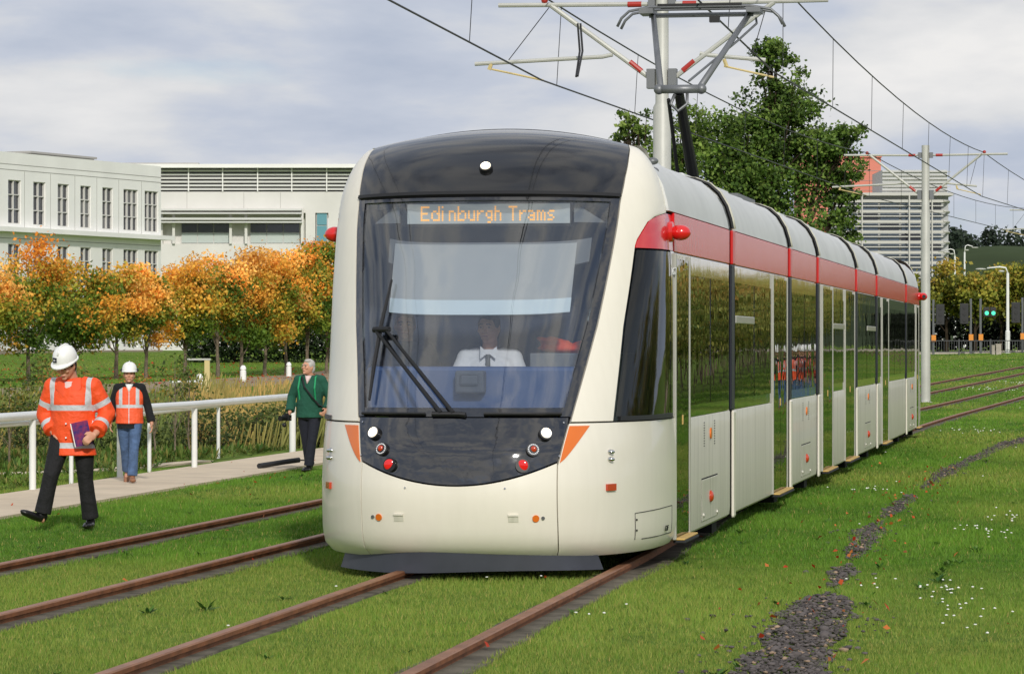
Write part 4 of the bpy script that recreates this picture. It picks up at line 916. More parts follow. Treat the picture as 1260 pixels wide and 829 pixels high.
h = RNG.uniform(.45, 1.15, n) * (.5 + .7 * vnoise(x * .6, d * .3, 4)); a = RNG.uniform(0, 6.28, n); le = h * RNG.uniform(.05, .45, n); la = RNG.normal(.2, .9, n); wd = .011
V = np.stack([np.stack([x - wd, d, z], -1), np.stack([x + wd, d, z], -1), np.stack([x + np.cos(la) * le + wd, d + np.sin(la) * le, z + h], -1), np.stack([x + np.cos(la) * le - wd, d + np.sin(la) * le, z + h], -1)], 1).reshape(-1, 3)
gm = np.clip(vnoise(x * .5, d * .3, 8) * 1.5 - .4 + .7 * (x / d < -.095), 0, 1)[:, None]; c = (np.array(lin((196, 164, 96))) * (1 - gm) + np.array(lin((112, 128, 62))) * gm) * RNG.uniform(.7, 1.2, (n, 1))
tag(link('dry_grass', np_mesh('dry', V, np.arange(4 * n).reshape(-1, 4), 'blade', np.repeat(c, 4, 0)), None), 'tall golden dry grass and reeds on the bank behind the handrail', 'dry grass', kind='stuff')
n = 5200; d = RNG.uniform(46, 66, n); x = np.interp(d, [p[1] for p in NP], [p[0] for p in NP]) - RNG.uniform(1.5, 9, n); ok = ~on_hard(x, d); x, d = x[ok], d[ok]
V, F, c = tuft_cloud(np.stack([x, d, gz(x, d)], -1), RNG.uniform(.08, .28, len(x)) * np.clip(vnoise(x, d * .7, 12) * 1.6, .25, 1.3), 6, [(74, 104, 42), (98, 126, 54), (112, 130, 62), (136, 132, 70)], .6, .75)
tag(link('bank_weeds', np_mesh('bank', V, F, 'leaf', c), None), 'rough green weeds on the bank below the handrail', 'weeds', kind='stuff')
# ------------------------------------------------------------------ buildings
mat('wall_white', (236, 235, 230), 0.8, var=(.25, 0.05)); mat('wall_pale', (214, 212, 206), 0.8, var=(.25, 0.06)); mat('plinth', (150, 138, 120), 0.9, var=(1, .15))
mat('bwin', (52, 56, 66), 0.12, spec=0.6, coat=.4); mat('bwin_blind', (104, 106, 108), 0.3, coat=.3); mat('bframe', (206, 204, 198), 0.6); mat('joint', (150, 148, 142), 0.9); mat('roofbox', (168, 166, 160), 0.8); mat('louver', (206, 206, 202), 0.6)
mat('back_dark', (176, 178, 178), 0.8); mat('teal_glass', (96, 150, 160), 0.2, coat=.5); mat('pale_glass', (184, 194, 188), 0.25, coat=.4); mat('tower_glass', (96, 112, 130), 0.12, coat=.5); mat('slat', (190, 188, 182), 0.6); mat('red_clad', (212, 128, 108), 0.7); mat('mesh_clad', (186, 188, 186), 0.7, var=(1.5, .08))
# white office block on the left; local x runs along its facade away from the near corner, local y points outward
A0 = Vector(((198 - 630) * 240 / FPX, 240, 0.9)); fx = Vector((-.4023, -.9155))
bA = empty('office_building', A0, math.atan2(fx.y, fx.x), 'white office block with tall gridded windows behind the orange maples', 'building')
def fa(x):
    k = (x - 630) / FPX; return (240 * k - A0.x) / (-.4023 + .9155 * k)
zb = A0.z; LEN = 40.0
def holes_wall(holes, z0, z1, x0, x1, mb, th=.35):
    """wall strip with window openings (a0, a1, h0, h1)"""
    cur = x0
    for a0, a1, h0, h1 in sorted(holes):
        mb.bx(cur, a0, -th, 0, z0, z1); mb.bx(a0, a1, -th, 0, z0, h0); mb.bx(a0, a1, -th, 0, h1, z1); cur = a1
    mb.bx(cur, x1, -th, 0, z0, z1)
colsA = [(178, 197, 3), (152, 170, 3), (126, 139, 2), (99, 112, 2), (71, 85, 2), (41, 56, 2), (10, 26, 2), (-24, -8, 2), (-62, -44, 2)]
wl = MB()
floors = [(9.15 - zb, 13.97 - zb, 9.40 - zb, 12.20 - zb, 3), (4.8 - zb, 9.15 - zb, 5.35 - zb, 8.1 - zb, 3), (.3 - zb, 4.8 - zb, 1.45 - zb, 4.0 - zb, 2)]
for z0, z1, h0, h1, nr in floors:
    hs = []
    for xl_, xr_, nc in colsA:
        a1, a0 = fa(xl_), fa(xr_); a0 = max(a0, .35); hs.append((a0, a1, h0, h1))
    holes_wall(hs, z0, z1, 0, LEN, wl)
    for (a0, a1, _, _), (_, _, nc) in zip(hs, colsA):
        w = MB(); fw = .05
        w.bx(a0, a1, -.22, -.10, h0, h0 + fw).bx(a0, a1, -.22, -.10, h1 - fw, h1).bx(a0, a0 + fw, -.22, -.10, h0 + fw, h1 - fw).bx(a1 - fw, a1, -.22, -.10, h0 + fw, h1 - fw)
        for q in range(1, nc): c = L(a0, a1, q / nc); w.bx(c - .04, c + .04, -.215, -.08, h0 + fw, h1 - fw)
        for q in range(1, nr): c = L(h0, h1, q / nr); w.bx(a0 + fw, a1 - fw, -.21, -.09, c - .035, c + .035)
        wo_ = w.build('window', 'bframe', bA)
        for i_ in range(nc):
            for j_ in range(nr):
                MB().bx(L(a0, a1, i_ / nc) + .02, L(a0, a1, (i_ + 1) / nc) - .02, -.26, -.235, L(h0, h1, j_ / nr) + .02, L(h0, h1, (j_ + 1) / nr) - .02).build('pane', 'bwin_blind' if random.random() < .22 else 'bwin', wo_)
wl.bx(-.0, .35, -14, -.35, .3 - zb, 13.97 - zb).bx(.35, LEN, -14, -13.7, .3 - zb, 13.97 - zb)
wl.build('wall', 'wall_white', bA)
MB().bx(.4, LEN, -13.6, -.36, 13.4 - zb, 13.7 - zb).build('roof', 'roofbox', bA); MB().bx(-.6, LEN, .002, .75, 8.85 - zb, 9.15 - zb).build('cornice', 'wall_white', bA)
MB().bx(-.05, LEN, .002, .12, .0 - zb, 1.25 - zb).build('plinth', 'plinth', bA); MB().bx(.36, LEN - .1, -13.6, -.9, .4 - zb, 13.3 - zb).build('inner_core', 'back_dark', bA)
for z in (13.2, 12.85, 8.45, 4.7): MB().bx(.02, LEN, .001, .012, z - zb - .02, z - zb + .02).build('panel_joint', 'joint', bA)
for xx in (-5, 30, 62, 92, 119, 146, 174): MB().bx(fa(xx) - .015, fa(xx) + .015, .001, .010, 9.2 - zb, 12.8 - zb).build('panel_joint', 'joint', bA)
for a0, a1, y0, z1 in ((.6, 9.0, -5, 14.55), (15, 20, -4.0, 15.0), (22.5, 28, -3, 15.9)): MB().bx(a0, a1, y0 - 3, y0, 13.7 - zb, z1 - zb).bx(a0 - .15, a1 + .15, y0 - 3.15, y0 + .15, z1 - zb, z1 - zb + .14).build('roof_plant', 'roofbox', bA)

# pale building with louvred top storey, seen square on
dB = 290.0; sB = dB / FPX; XB = lambda x: (x - 630) * sB; ZB = lambda y: CAMZ - (y - YHOR) * sB
oB = Vector((XB(300), dB, 1.0)); bB = empty('louvred_building', oB, 0, 'pale grey building with louvred top storey and teal glass strip', 'building')
def bb(name, x0, x1, y0, y1, f, b, m, par=bB): return MB().bx(XB(x0) - oB.x, XB(x1) - oB.x, f, b, ZB(y1) - oB.z, ZB(y0) - oB.z).build(name, m, par)
bb('wall', 120, 640, 236, 262, 0, 12, 'wall_pale'); bb('wall', 120, 640, 300, 433, 0, 12, 'wall_pale'); bb('wall', 376, 388, 262, 300, 0, 12, 'wall_pale'); bb('wall', 404, 640, 262, 300, 0, 12, 'wall_pale'); bb('wall', 388, 404, 298.5, 300, .3, 12, 'wall_pale'); bb('wall', 120, 200, 262, 300, 0, 12, 'wall_pale')
bb('roof', 120, 640, 202.5, 207, -.9, 13, 'wall_white'); bb('recess', 120, 640, 207, 236, 1.2, 2, 'back_dark'); bb('recess', 200, 376, 262, 300, .9, 1.5, 'wall_pale')
for y in (209, 213.5, 218, 222.5, 227, 231.5): bb('louvre', 120, 640, y, y + 2.3, .1, .7, 'louver')
for x in (190, 232, 274, 317, 359, 402, 445, 490): bb('louvre_post', x - .7, x + .7, 207, 236, -.12, .08, 'wall_white')
for y, h in ((257.5, 2.2), (262, 1.8), (268.5, 2.6), (273, 1.6)): bb('sun_shade', 198, 372, y, y + h, -1.1, -.1, 'louver')
for x in (214, 284, 303, 372): bb('shade_bracket', x - 1.6, x + 1.6, 256, 300, -.30, -.08, 'wall_pale')
for x0, x1 in ((222, 282), (307, 368)):
    w_ = bb('window', x0 - .6, x1 + .6, 273, 299.5, .82, .88, 'bframe'); n = 3
    for q in range(n):
        a, b = L(x0, x1, q / n), L(x0, x1, (q + 1) / n); bb('pane', a + .5, b - .5, 275, 285.5, .74, .80, 'bwin', w_); bb('pane', a + .5, b - .5, 286.5, 298.5, .74, .80, 'pale_glass', w_)
tg = bb('glazed_strip', 389, 403, 237, 298, .25, .4, 'bframe')
for k in range(3): bb('pane', 390, 402, 237.8 + k * 20, 256.6 + k * 20, .15, .22, 'teal_glass', tg)
for x in (230, 300, 345): bb('panel_joint', x - .2, x + .2, 237, 256, -.012, -.001, 'joint')
bb('roof_plant', 140, 240, 198, 202.4, 3, 9, 'roofbox')

# slatted tower far right, and the red block beside it
dC = 420.0; sC = dC / FPX; XC = lambda x: (x - 630) * sC; ZC = lambda y: CAMZ - (y - YHOR) * sC; oC = Vector((XC(1100), dC, 1.0))
bC = empty('slatted_building', oC, 0, 'grey multi-storey building wrapped in horizontal slats beyond the mast', 'building')
def bc(name, x0, x1, y0, y1, f, b, m, par=bC): return MB().bx(XC(x0) - oC.x, XC(x1) - oC.x, f, b, ZC(y1) - oC.z, ZC(y0) - oC.z).build(name, m, par)
bc('core', 1030, 1168, 240, 425, .8, 12, 'back_dark'); bc('parapet', 1086, 1166, 209, 239, .3, 12, 'mesh_clad'); bc('roof_edge', 1026, 1172, 237.5, 241, -.9, 12.5, 'slat')
for k in range(14):
    y = 246 + k * 12.6
    bc('slat', 1026, 1160, y, y + 3.3, -.7, -.2, 'slat'); bc('slat', 1026, 1160, y + 6.8, y + 8.2, -.6, -.3, 'slat')
    for q in range(5): bc('window_pane', 1032 + q * 26, 1055 + q * 26, y + 3.8, y + 12.0, .62, .7, ('tower_glass', 'bwin')[(q * 3 + k) % 4 == 0])
    MB().tube([(XC(1160 + 12 * math.sin(a)) - oC.x, -.6 + 5.5 * (1 - math.cos(a)), ZC(y + 1.6) - oC.z) for a in np.linspace(0, 1.57, 7)], .16, 6).build('slat_end', 'slat', bC)
for x in (1060, 1118, 1146): bc('fin', x - .8, x + .8, 240, 425, -.95, -.72, 'slat')
for k in range(6): bc('parapet_rail', 1086, 1170, 211 + k * 4.6, 211.8 + k * 4.6, .05, .25, 'slat')
oD = Vector(((1040 - 630) * 440 / FPX, 440, 1.0)); bD = empty('red_building', oD, 0, 'salmon red clad block seen through the leaves of the big tree', 'building'); sD = 440 / FPX
def bdp(name, x0, x1, y0, y1, f, b, m): return MB().bx((x0 - 1040) * sD, (x1 - 1040) * sD, f, b, CAMZ - (y1 - YHOR) * sD - 1, CAMZ - (y0 - YHOR) * sD - 1).build(name, m, bD)
bdp('wall', 985, 1084, 194, 425, 0, 10, 'red_clad'); bdp('roof', 983, 1085, 191, 193.9, -.3, 10.3, 'red_clad')
for k in range(5): bdp('cladding_joint', 985, 1083, 210 + k * 12, 210.5 + k * 12, -.03, -.005, 'joint')

# far wooded hill
hx = np.linspace(20, 420, 60); hdv = np.linspace(760, 1250, 24); HX, HD = np.meshgrid(hx, hdv)
def hill(x, d): return 26.0 * np.exp(-((x - 125) / 95) ** 2) * sstep(760, 930, d) * (1 - .0003 * (d - 930)) + 1 + 3 * vnoise(x * .03, d * .02, 3) * sstep(760, 900, d) - .6
HZ = hill(HX, HD); i = np.arange(23)[:, None] * 60 + np.arange(59)[None]; mat('hill', (58, 70, 44), .95, var=(.02, .3), spec=.1)
tag(link('hill', np_mesh('hill', np.stack([HX, HD, HZ], -1).reshape(-1, 3), np.stack([i, i + 1, i + 61, i + 60], -1).reshape(-1, 4), 'hill', smooth=True), None), kind='structure')
cx = RNG.uniform(60, 240, 150); cd = RNG.uniform(880, 1000, 150); P = []; 
for q in range(150):
    m_ = 130; u = RNG.normal(0, 1, (m_, 3)); u /= np.linalg.norm(u, axis=1, keepdims=True); r = RNG.uniform(2.2, 4.2); P.append(np.array([cx[q], cd[q], hill(cx[q], cd[q]) + 2.5]) + u * r * RNG.random((m_, 1)) ** .4 * np.array([1, 1, .9]))
P = np.concatenate(P); V, F = leaf_quads(P, .62); c = np.array(lin((46, 58, 44)))[None] * RNG.uniform(.6, 1.35, (len(P), 1)) * np.repeat(RNG.uniform(.7, 1.3, 150), 130)[:, None]
tag(link('far_wood', np_mesh('wood', V, F, 'leaf', np.repeat(c, 4, 0)), None), 'dark wooded hilltop on the horizon beyond the road', 'wood', kind='stuff')

# ------------------------------------------------------------------ road crossing at the far right
mat('signal_black', (26, 27, 29), .5); mat('green_light', (70, 220, 170), .3, emit=((80, 230, 180), 0.8)); mat('box_orange', (222, 140, 40), .5); mat('fence_dark', (66, 68, 70), .6)
dS = 219.0; sS = dS / FPX
def signal(x, lit, head_dx, label):
    X = (x - 630) * sS; z0 = g1(X, dS); e = empty('signal_post', (X, dS, z0), 0, label, 'traffic signal', 'crossing signals')
    MB().tube([(0, 0, -.05), (0, 0, 3.5)], .075, 10).build('post', 'galv_dark', e); MB().bx(-.14, .14, -.2, -.06, .85, 1.25).build('push_button_box', 'box_orange', e)
    if lit:
        for q in (.20, .62):
            h = MB().bx(q, q + .34, -.18, .1, 2.35, 2.95).build('signal_head', 'signal_black', e, bevel=.02); MB().disc((q + .17, -.19, 2.58), (0, 1, 0), .13, .04, 16).build('green_lens', 'green_light', h)
    else:
        h = MB().bx(head_dx - .26, head_dx + .26, -.2, .1, 1.9, 3.2).build('signal_head', 'signal_black', e, bevel=.02)
        for q in (2.15, 2.55, 2.95): MB().disc((head_dx, -.21, q), (0, 1, 0), .12, .05, 14).build('lens', 'black', h)
signal(1148.5, False, .42, 'grey signal post with dark heads close beside the slim catenary mast'); signal(1194.5, False, -.42, 'grey signal post with a dark head on its left at the crossing')
signal(1206.5, True, 0, 'grey signal post showing two lit green lights at the crossing'); signal(1258, False, -.42, 'grey signal post with dark head right of the white lamp post')
def lamp_post(x, d, H, label, arm=-.9):
    X = (x - 630) * d / FPX; e = empty('lamp_post', (X, d, g1(X, d) if d < 400 else hill(X, d)), 0, label, 'lamp post')
    MB().tube([(0, 0, -.1), (0, 0, 1.4), (0, 0, 1.45), (0, 0, H * .93)], [.15, .15, .10, .085], 10).build('column', 'white_rail', e, smooth=R(30))
    MB().tube([(0, 0, H * .93), (arm * .1, 0, H * .99), (arm * .4, 0, H), (arm, 0, H * .985)], .05, 8).build('arm', 'white_rail', e, smooth=True); MB().ell((arm * .3, 0, H * .95), (.2, .1, .07)).ell((arm * 1.3, 0, H * .975), (.35, .12, .06)).build('luminaire', 'galv', e, smooth=True)
lamp_post(1240, 218, 5.45, 'white lamp post with short bracket arm at the road crossing', -1.3); lamp_post(1175, 330, 9.5, 'distant street lamp showing above the olive trees, near the tower', -1.0); lamp_post(1187, 345, 10.3, 'taller distant street lamp showing above the olive trees', .8)
fe = empty('railing_fence', (26, 216.5, g1(26, 216.5)), .05, 'dark low railing fence along the road behind the grass', 'fence')
for q in (.25, .95): MB().bx(0, 17, -.02, .02, q - .025, q + .025).build('rail', 'fence_dark', fe)
for q in np.arange(0, 17.1, 2.0): MB().bx(q - .04, q + .04, -.04, .04, -.1, 1.05).build('post', 'fence_dark', fe)
mb = MB()
for q in np.arange(.1, 17, .16): mb.bx(q - .012, q + .012, -.012, .012, .25, .95)
tag(mb.build('bars', 'fence_dark', fe), kind='stuff')
for x, h in ((1222, .55), (1228.5, .62)):
    X = (x - 630) * 214 / FPX; z = g1(X, 214); tag(MB().bx(-.16 if h > .6 else -.09, .16 if h > .6 else .09, -.15, .15, -.05, h).bx(-.18 if h > .6 else -.1, .18 if h > .6 else .1, -.17, .17, h, h + .05).build('service_cabinet', 'kerb', loc=(X, 214, z), bevel=.015), 'wide pale service cabinet on the verge beside the lamp post' if h > .6 else 'narrow pale service pillar beside the wide cabinet', 'cabinet')
# slim white sign frame and timber post on the gravel path at the left
X = -19.3 * .6; e = empty('path_sign', px(255, 462, 120), 0, 'timber post with a pale cap near the gravel path', 'sign'); e.location.z = g1(e.location.x, 120)
MB().bx(-.09, .09, -.09, .09, -.05, 1.35).build('post', 'wood_rod', e); MB().bx(-.7, .12, -.1, .1, 1.36, 1.42).build('cap', 'galv', e)
e = empty('bench_rail', px(228, 470, 110), 0, 'thin white rail on short legs beside the gravel path', 'rail'); e.location.z = g1(e.location.x, 110)
MB().tube([(-.5, 0, .95), (.6, 0, .98)], .04, 8).build('top', 'white_rail', e)
for q in (-.35, .1): MB().tube([(q, 0, -.05), (q, 0, .95)], .035, 8).build('leg', 'white_rail', e)
# ------------------------------------------------------------------ people
mat('skin', (206, 152, 124), .55, var=(9, .06)); mat('skin_dark', (150, 96, 76), .6); mat('eye', (40, 30, 26), .3); mat('lips', (160, 92, 80), .5)
mat('trouser_black', (22, 22, 24), .85, bump=(10, .035)); mat('jeans', (74, 98, 134), .85, var=(9, .22), bump=(11, .03)); mat('trouser_navy', (26, 29, 42), .85, bump=(18, .01)); mat('jumper_black', (18, 19, 22), .9, bump=(10, .03)); mat('fleece_green', (26, 80, 62), .9, bump=(9, .03), var=(4, .15)); mat('shirt_white', (226, 226, 232), .8, bump=(14, .008)); mat('shirt_pink', (226, 200, 196), .8); mat('shirt_navy', (30, 33, 46), .85, bump=(14, .008))
mat('shoe_black', (16, 16, 17), .4, coat=.2); mat('shoe_tan', (150, 104, 76), .6); mat('helmet_white', (240, 240, 236), .3, coat=.4); mat('hair_grey', (186, 182, 176), .8, bump=(70, .004)); mat('hair_dark', (36, 28, 24), .7, bump=(70, .004)); mat('hair_fair', (120, 92, 64), .7)
mat('tie', (92, 92, 90), .6); mat('badge_navy', (16, 22, 42), .5); mat('booklet', (38, 34, 110), .4, var=(22, .0), rgb2=(150, 44, 84)); mat('paper', (236, 234, 228), .6); mat('strap_green', (30, 150, 96), .7); mat('hivis_plain', (236, 84, 40), .7)
def tape_mat(name, base):
    m = mat(name, base, .62, bump=(8, .035)); t = m.node_tree; b = t.nodes['Principled BSDF']; a = t.nodes.new('ShaderNodeAttribute'); a.attribute_name = 'tape'
    g = t.nodes.new('ShaderNodeMath'); g.operation = 'GREATER_THAN'; g.inputs[1].default_value = 0.0; t.links.new(a.outputs['Fac'], g.inputs[0])
    x = t.nodes.new('ShaderNodeMixRGB'); x.inputs['Color1'].default_value = (*lin(base), 1); x.inputs['Color2'].default_value = (*lin((196, 198, 200)), 1)
    t.links.new(g.outputs[0], x.inputs['Fac']); t.links.new(x.outputs[0], b.inputs['Base Color']); return m
tape_mat('hivis', (244, 84, 30)); tape_mat('hivis_vest', (240, 92, 48)); tape_mat('tie_shirt', (226, 226, 232))
def remesh(name, mb, vox, it=3, tape=None):
    me = mb.mesh(name); o = bpy.data.objects.new(name + '_tmp', me); COL.objects.link(o)
    r = o.modifiers.new('r', 'REMESH'); r.mode = 'VOXEL'; r.voxel_size = vox; r.use_smooth_shade = True
    s = o.modifiers.new('s', 'SMOOTH'); s.factor = .5; s.iterations = it
    out = bpy.data.meshes.new_from_object(o.evaluated_get(bpy.context.evaluated_depsgraph_get())); bpy.data.objects.remove(o); bpy.data.meshes.remove(me)
    out.polygons.foreach_set('use_smooth', [True] * len(out.polygons))
    if tape:
        at = out.attributes.new('tape', 'FLOAT', 'POINT'); at.data.foreach_set('value', [float(tape(v.co)) for v in out.vertices])
    return out
def lerp(a, b, t): return Vector(a) * (1 - t) + Vector(b) * t
def hand(mb, w, d, pn, side, curl=.7):
    """palm and five separate fingers from the wrist w along d; pn = palm normal, side = thumb side"""
    w, d, pn, side = Vector(w), Vector(d).normalized(), Vector(pn).normalized(), Vector(side).normalized(); rot = Matrix((side, pn, d)).transposed()
    mb.ell(w + d * .055, (.042, .018, .058), rot); mb.tube([w - d * .02, w + d * .03], [.027, .03], 8)
    for k, ln in enumerate((.078, .088, .082, .062)):
        b = w + d * .098 + side * (.030 - .020 * k); d1 = (d * math.cos(curl * .5) + pn * math.sin(curl * .5)); d2 = (d * math.cos(curl * 1.5) + pn * math.sin(curl * 1.5))
        mb.tube([b - d * .01, b + d1 * ln * .5, b + d1 * ln * .5 + d2 * ln * .5], [.0105, .010, .008], 6)
    b = w + d * .03 + side * .036; d1 = (d * .7 + side * .55 + pn * .35).normalized(); mb.tube([b, b + d1 * .04, b + d1 * .04 + (d * .9 + pn * .4).normalized() * .032], [.014, .012, .009], 6)
def person(name, label, loc, yaw, P, group=None, scale=1.0):
    """P: pose and outfit. Local frame: the person faces -Y, their right hand is on -X."""
    e = empty(name, loc, yaw, label, 'person', group); e.scale = (scale,) * 3
    J = P['joints']; hd = Vector(J['head']); tilt = Euler(P.get('head_rot', (0, 0, 0))).to_matrix(); bw = P.get('bulk', 1.0)
    sh = {s: Vector(J['sh' + s]) for s in 'RL'}; hp = {s: Vector(J['hip' + s]) for s in 'RL'}; el = {s: Vector(J['el' + s]) for s in 'RL'}; wr = {s: Vector(J['wr' + s]) for s in 'RL'}; kn = {s: Vector(J['kn' + s]) for s in 'RL'}; an = {s: Vector(J['an' + s]) for s in 'RL'}
    mid_s = (sh['R'] + sh['L']) / 2; mid_h = (hp['R'] + hp['L']) / 2; H = lambda x, y, z: hd + tilt @ Vector((x, y, z))
    b = MB()
    b.ell(hd, (.079, .098, .119), tilt, 18, 14); b.ell(H(0, -.018, -.055), (.060, .076, .064), tilt); b.ell(H(0, -.078, -.095), (.026, .022, .02), tilt)
    b.tube([H(0, -.092, .012), H(0, -.116, -.022)], [.010, .017], 8); b.ell(H(0, -.10, -.030), (.018, .016, .011), tilt); b.ell(H(0, -.086, .030), (.062, .016, .012), tilt); b.ell(H(0, -.093, -.064), (.027, .013, .012), tilt)
    for s in (-1, 1): b.ell(H(s * .077, .006, -.008), (.012, .022, .034), tilt); b.ell(H(s * .042, -.078, -.022), (.024, .018, .02), tilt)
    b.tube([H(0, .02, -.06), mid_s + Vector((0, .01, .03)), mid_s - Vector((0, -.01, .04))], [.056, .062, .075], 12)
    def torso(mb, g, hem=None, flare=1.0):
        T = lambda k: lerp(mid_s, mid_h, k); R_ = [(-.06, .07, .06), (-.01, .105, .075), (.05, .150, .092), (.14, .172, .108), (.32, .178, .118), (.55, .166, .116), (.78, .168, .118), (1.0, .172, .118), (1.16, .155, .11)]
        rings = [(*T(k), (a * bw + g), (c * bw + g)) for k, a, c in R_]
        if hem is not None:
            rings = [r for r in rings if r[2] > hem + .03]; c = T(min(1.3, (mid_s.z - hem) / max(.01, mid_s.z - mid_h.z))); rings.append((c.x, c.y, hem, (.172 * bw + g) * flare, (.122 * bw + g) * flare))
        mb.loft(rings, 20)
    def arm(mb, s, g, upto=1.0, w0=0.0):
        mb.ell(sh[s], (.056 + g, .058 + g, .056 + g)); mb.tube([lerp(mid_s, sh[s], .45) + Vector((0, 0, .02)), sh[s], lerp(sh[s], el[s], .5), el[s]], [.05 + g, .056 + g, .052 + g, .044 + g], 12); mb.ell(el[s], (.044 + g,) * 3)
        q = lerp(el[s], wr[s], upto); mb.tube([el[s], lerp(el[s], q, .4), q], [.044 + g, .042 + g, .031 + g + w0], 12)
    def leg(mb, s, g, upto=1.0, cuff=0.0):
        mb.ell(hp[s], (.088 + g,) * 3); mb.tube([hp[s] + Vector((0, 0, .03)), lerp(hp[s], kn[s], .5), kn[s]], [.090 * bw ** .5 + g, .076 + g, .058 + g], 14); mb.ell(kn[s], (.059 + g,) * 3)
        q = lerp(kn[s], an[s], upto); mb.tube([kn[s], lerp(kn[s], q, .35), q], [.058 + g, .057 + g, .040 + g + cuff], 14)
    torso(b, 0)
    for s in 'RL': arm(b, s, 0); leg(b, s, 0)
    for s, sg in (('R', 1), ('L', -1)):
        hpz = P['hands'][s]; hand(b, wr[s], *hpz)
        fd = Vector(P['feet'][s]).normalized(); b.tube([an[s], an[s] + Vector((0, 0, -.05)), an[s] + Vector((0, 0, -.05)) + fd * .1], [.04, .042, .03], 8)
    link('body', remesh('body', b, .0075, 2), 'skin', e)
    # eyes, brows and mouth
    for s in (-1, 1):
        MB().ell(H(s * .031, -.087, .004), (.012, .006, .006), tilt).build('eye', 'eye', e, smooth=True); MB().tube([H(s * .014, -.100, .026), H(s * .03, -.101, .031), H(s * .052, -.088, .024)], .005, 5).build('eyebrow', P.get('brow', 'hair_dark'), e)
    MB().tube([H(-.024, -.098, -.064), H(0, -.106, -.062), H(.024, -.098, -.064)], .005, 5).build('mouth', 'lips', e)
    m = MB()
    for s in 'RL': leg(m, s, .016, P.get('leg_upto', .98), P.get('cuff', .022))
    m.loft([(*(lerp(mid_h, mid_s, k)), a * bw + .012, c * bw + .012) for k, a, c in ((-.22, .13, .10), (-.08, .168, .115), (.1, .174, .12), (.3, .168, .116))], 18)
    link('trousers', remesh('trousers', m, .011, 4), P['trousers'], e)
    for s in 'RL':
        fd = Vector(P['feet'][s]).normalized(); sd = fd.cross(Vector((0, 0, 1))).normalized(); up = sd.cross(fd); rot = Matrix((sd, fd, up)).transposed(); a = an[s] + up * -.052; m = MB()
        m.ell(a + fd * .085, (.050, .145, .036), rot, 16, 10); m.ell(a + fd * .0 + up * .03, (.045, .062, .055), rot); m.ell(a + fd * .16 + up * -.004, (.046, .06, .03), rot)
        sh_ = remesh('shoe', m, .010, 2)
        link('shoe', sh_, P['shoes'], e)
    for nm, mt, g, hem, flare, sleeves, upto, tape in P['tops']:
        m = MB(); torso(m, g, hem, flare)
        if sleeves:
            for s in 'RL': arm(m, s, g * sleeves, upto, .016)
        if nm in ('jacket', 'fleece', 'shirt', 'jumper'): m.loft([(*(mid_s + Vector((0, .0, z))), r_, r_ * .92) for z, r_ in ((-.04, .11 + g), (.03, .092 + g), (.075, .074 + g))], 16)
        link(nm, remesh(nm, m, .011, 3 if sleeves else 2, tape), mt, e)
    P['extras'](e, H, tilt, mid_s, mid_h, wr, an) if 'extras' in P else None
    return e
def hair(e, H, tilt, m, full=1.0):
    h = MB(); h.ell(H(0, .016, .034), (.084, .100, .096), tilt, 16, 10); h.ell(H(0, .045, -.02), (.080, .072, .085), tilt)
    for s in (-1, 1): h.ell(H(s * .070, -.012, .028), (.016, .04, .04), tilt)
    h.ell(H(.02, -.05, .092), (.052, .045, .026), tilt); link('hair', remesh('hair', h, .009, 2), m, e)
def helmet(e, H, tilt, plate):
    n = 28; rings = [(.117, 0), (.119, .012), (.116, .045), (.104, .085), (.080, .116), (.045, .135), (.012, .140)]; vs = []; o = Vector((0, .006, .052)); rr = tilt @ Euler((math.radians(-4), 0, 0)).to_matrix(); base = H(0, 0, 0)
    for r_, z in rings:
        for j in range(n): a = 2 * math.pi * j / n; vs.append(base + rr @ (o + Vector((r_ * .93 * math.cos(a), r_ * 1.12 * math.sin(a), z))))
    k = len(rings); fs = [(i * n + j, i * n + (j + 1) % n, (i + 1) * n + (j + 1) % n, (i + 1) * n + j) for i in range(k - 1) for j in range(n)] + [tuple((k - 1) * n + j for j in range(n))]
    hm = MB().add(vs, fs).build('helmet', 'helmet_white', e, smooth=True)
    vs = []
    for rad, z in ((.112, .004), (1, 0), (1, -.010), (.112, -.008)):
        for j in range(n):
            a = 2 * math.pi * j / n; pk = max(0, -math.sin(a)) ** 2; r_ = rad if rad < .5 else .128 + .032 * pk; dz = -.016 * pk if rad > .5 else 0
            vs.append(base + rr @ (o + Vector((r_ * .93 * math.cos(a), r_ * 1.12 * math.sin(a), z + dz))))
    MB().add(vs, [(i * n + j, i * n + (j + 1) % n, ((i + 1) % 4) * n + (j + 1) % n, ((i + 1) % 4) * n + j) for i in range(4) for j in range(n)]).build('brim', 'helmet_white', hm, smooth=R(50))
    MB().tube([base + rr @ (o + Vector((0, 1.12 * r_ * s_, z + .004))) for r_, z, s_ in ((.104, .085, -1), (.080, .116, -1), (.045, .135, -1), (.0, .141, 1), (.045, .135, 1), (.080, .116, 1), (.104, .085, 1))], .010, 6).build('helmet_ridge', 'helmet_white', hm, smooth=True)
    if plate:
        c = base + rr @ (o + Vector((-.036, -.122, .046))); q = rr @ Euler((-.28, 0, -.28)).to_matrix(); MB().box(c, (.044, .010, .044), M=q).build('badge', 'badge_navy', hm)
        mk = MB()
        for dx, dz, w_, h_ in ((-.006, .004, .012, .004), (-.006, -.004, .004, .012), (.006, -.002, .004, .016)): mk.box(c + q @ Vector((dx, -.006, dz)), (w_, .003, h_), M=q)
        mk.build('badge_mark', 'white_print', hm)
def slab(p, a, b, w): return w - abs((Vector(p) - Vector(a)).dot((Vector(b) - Vector(a)).normalized()))
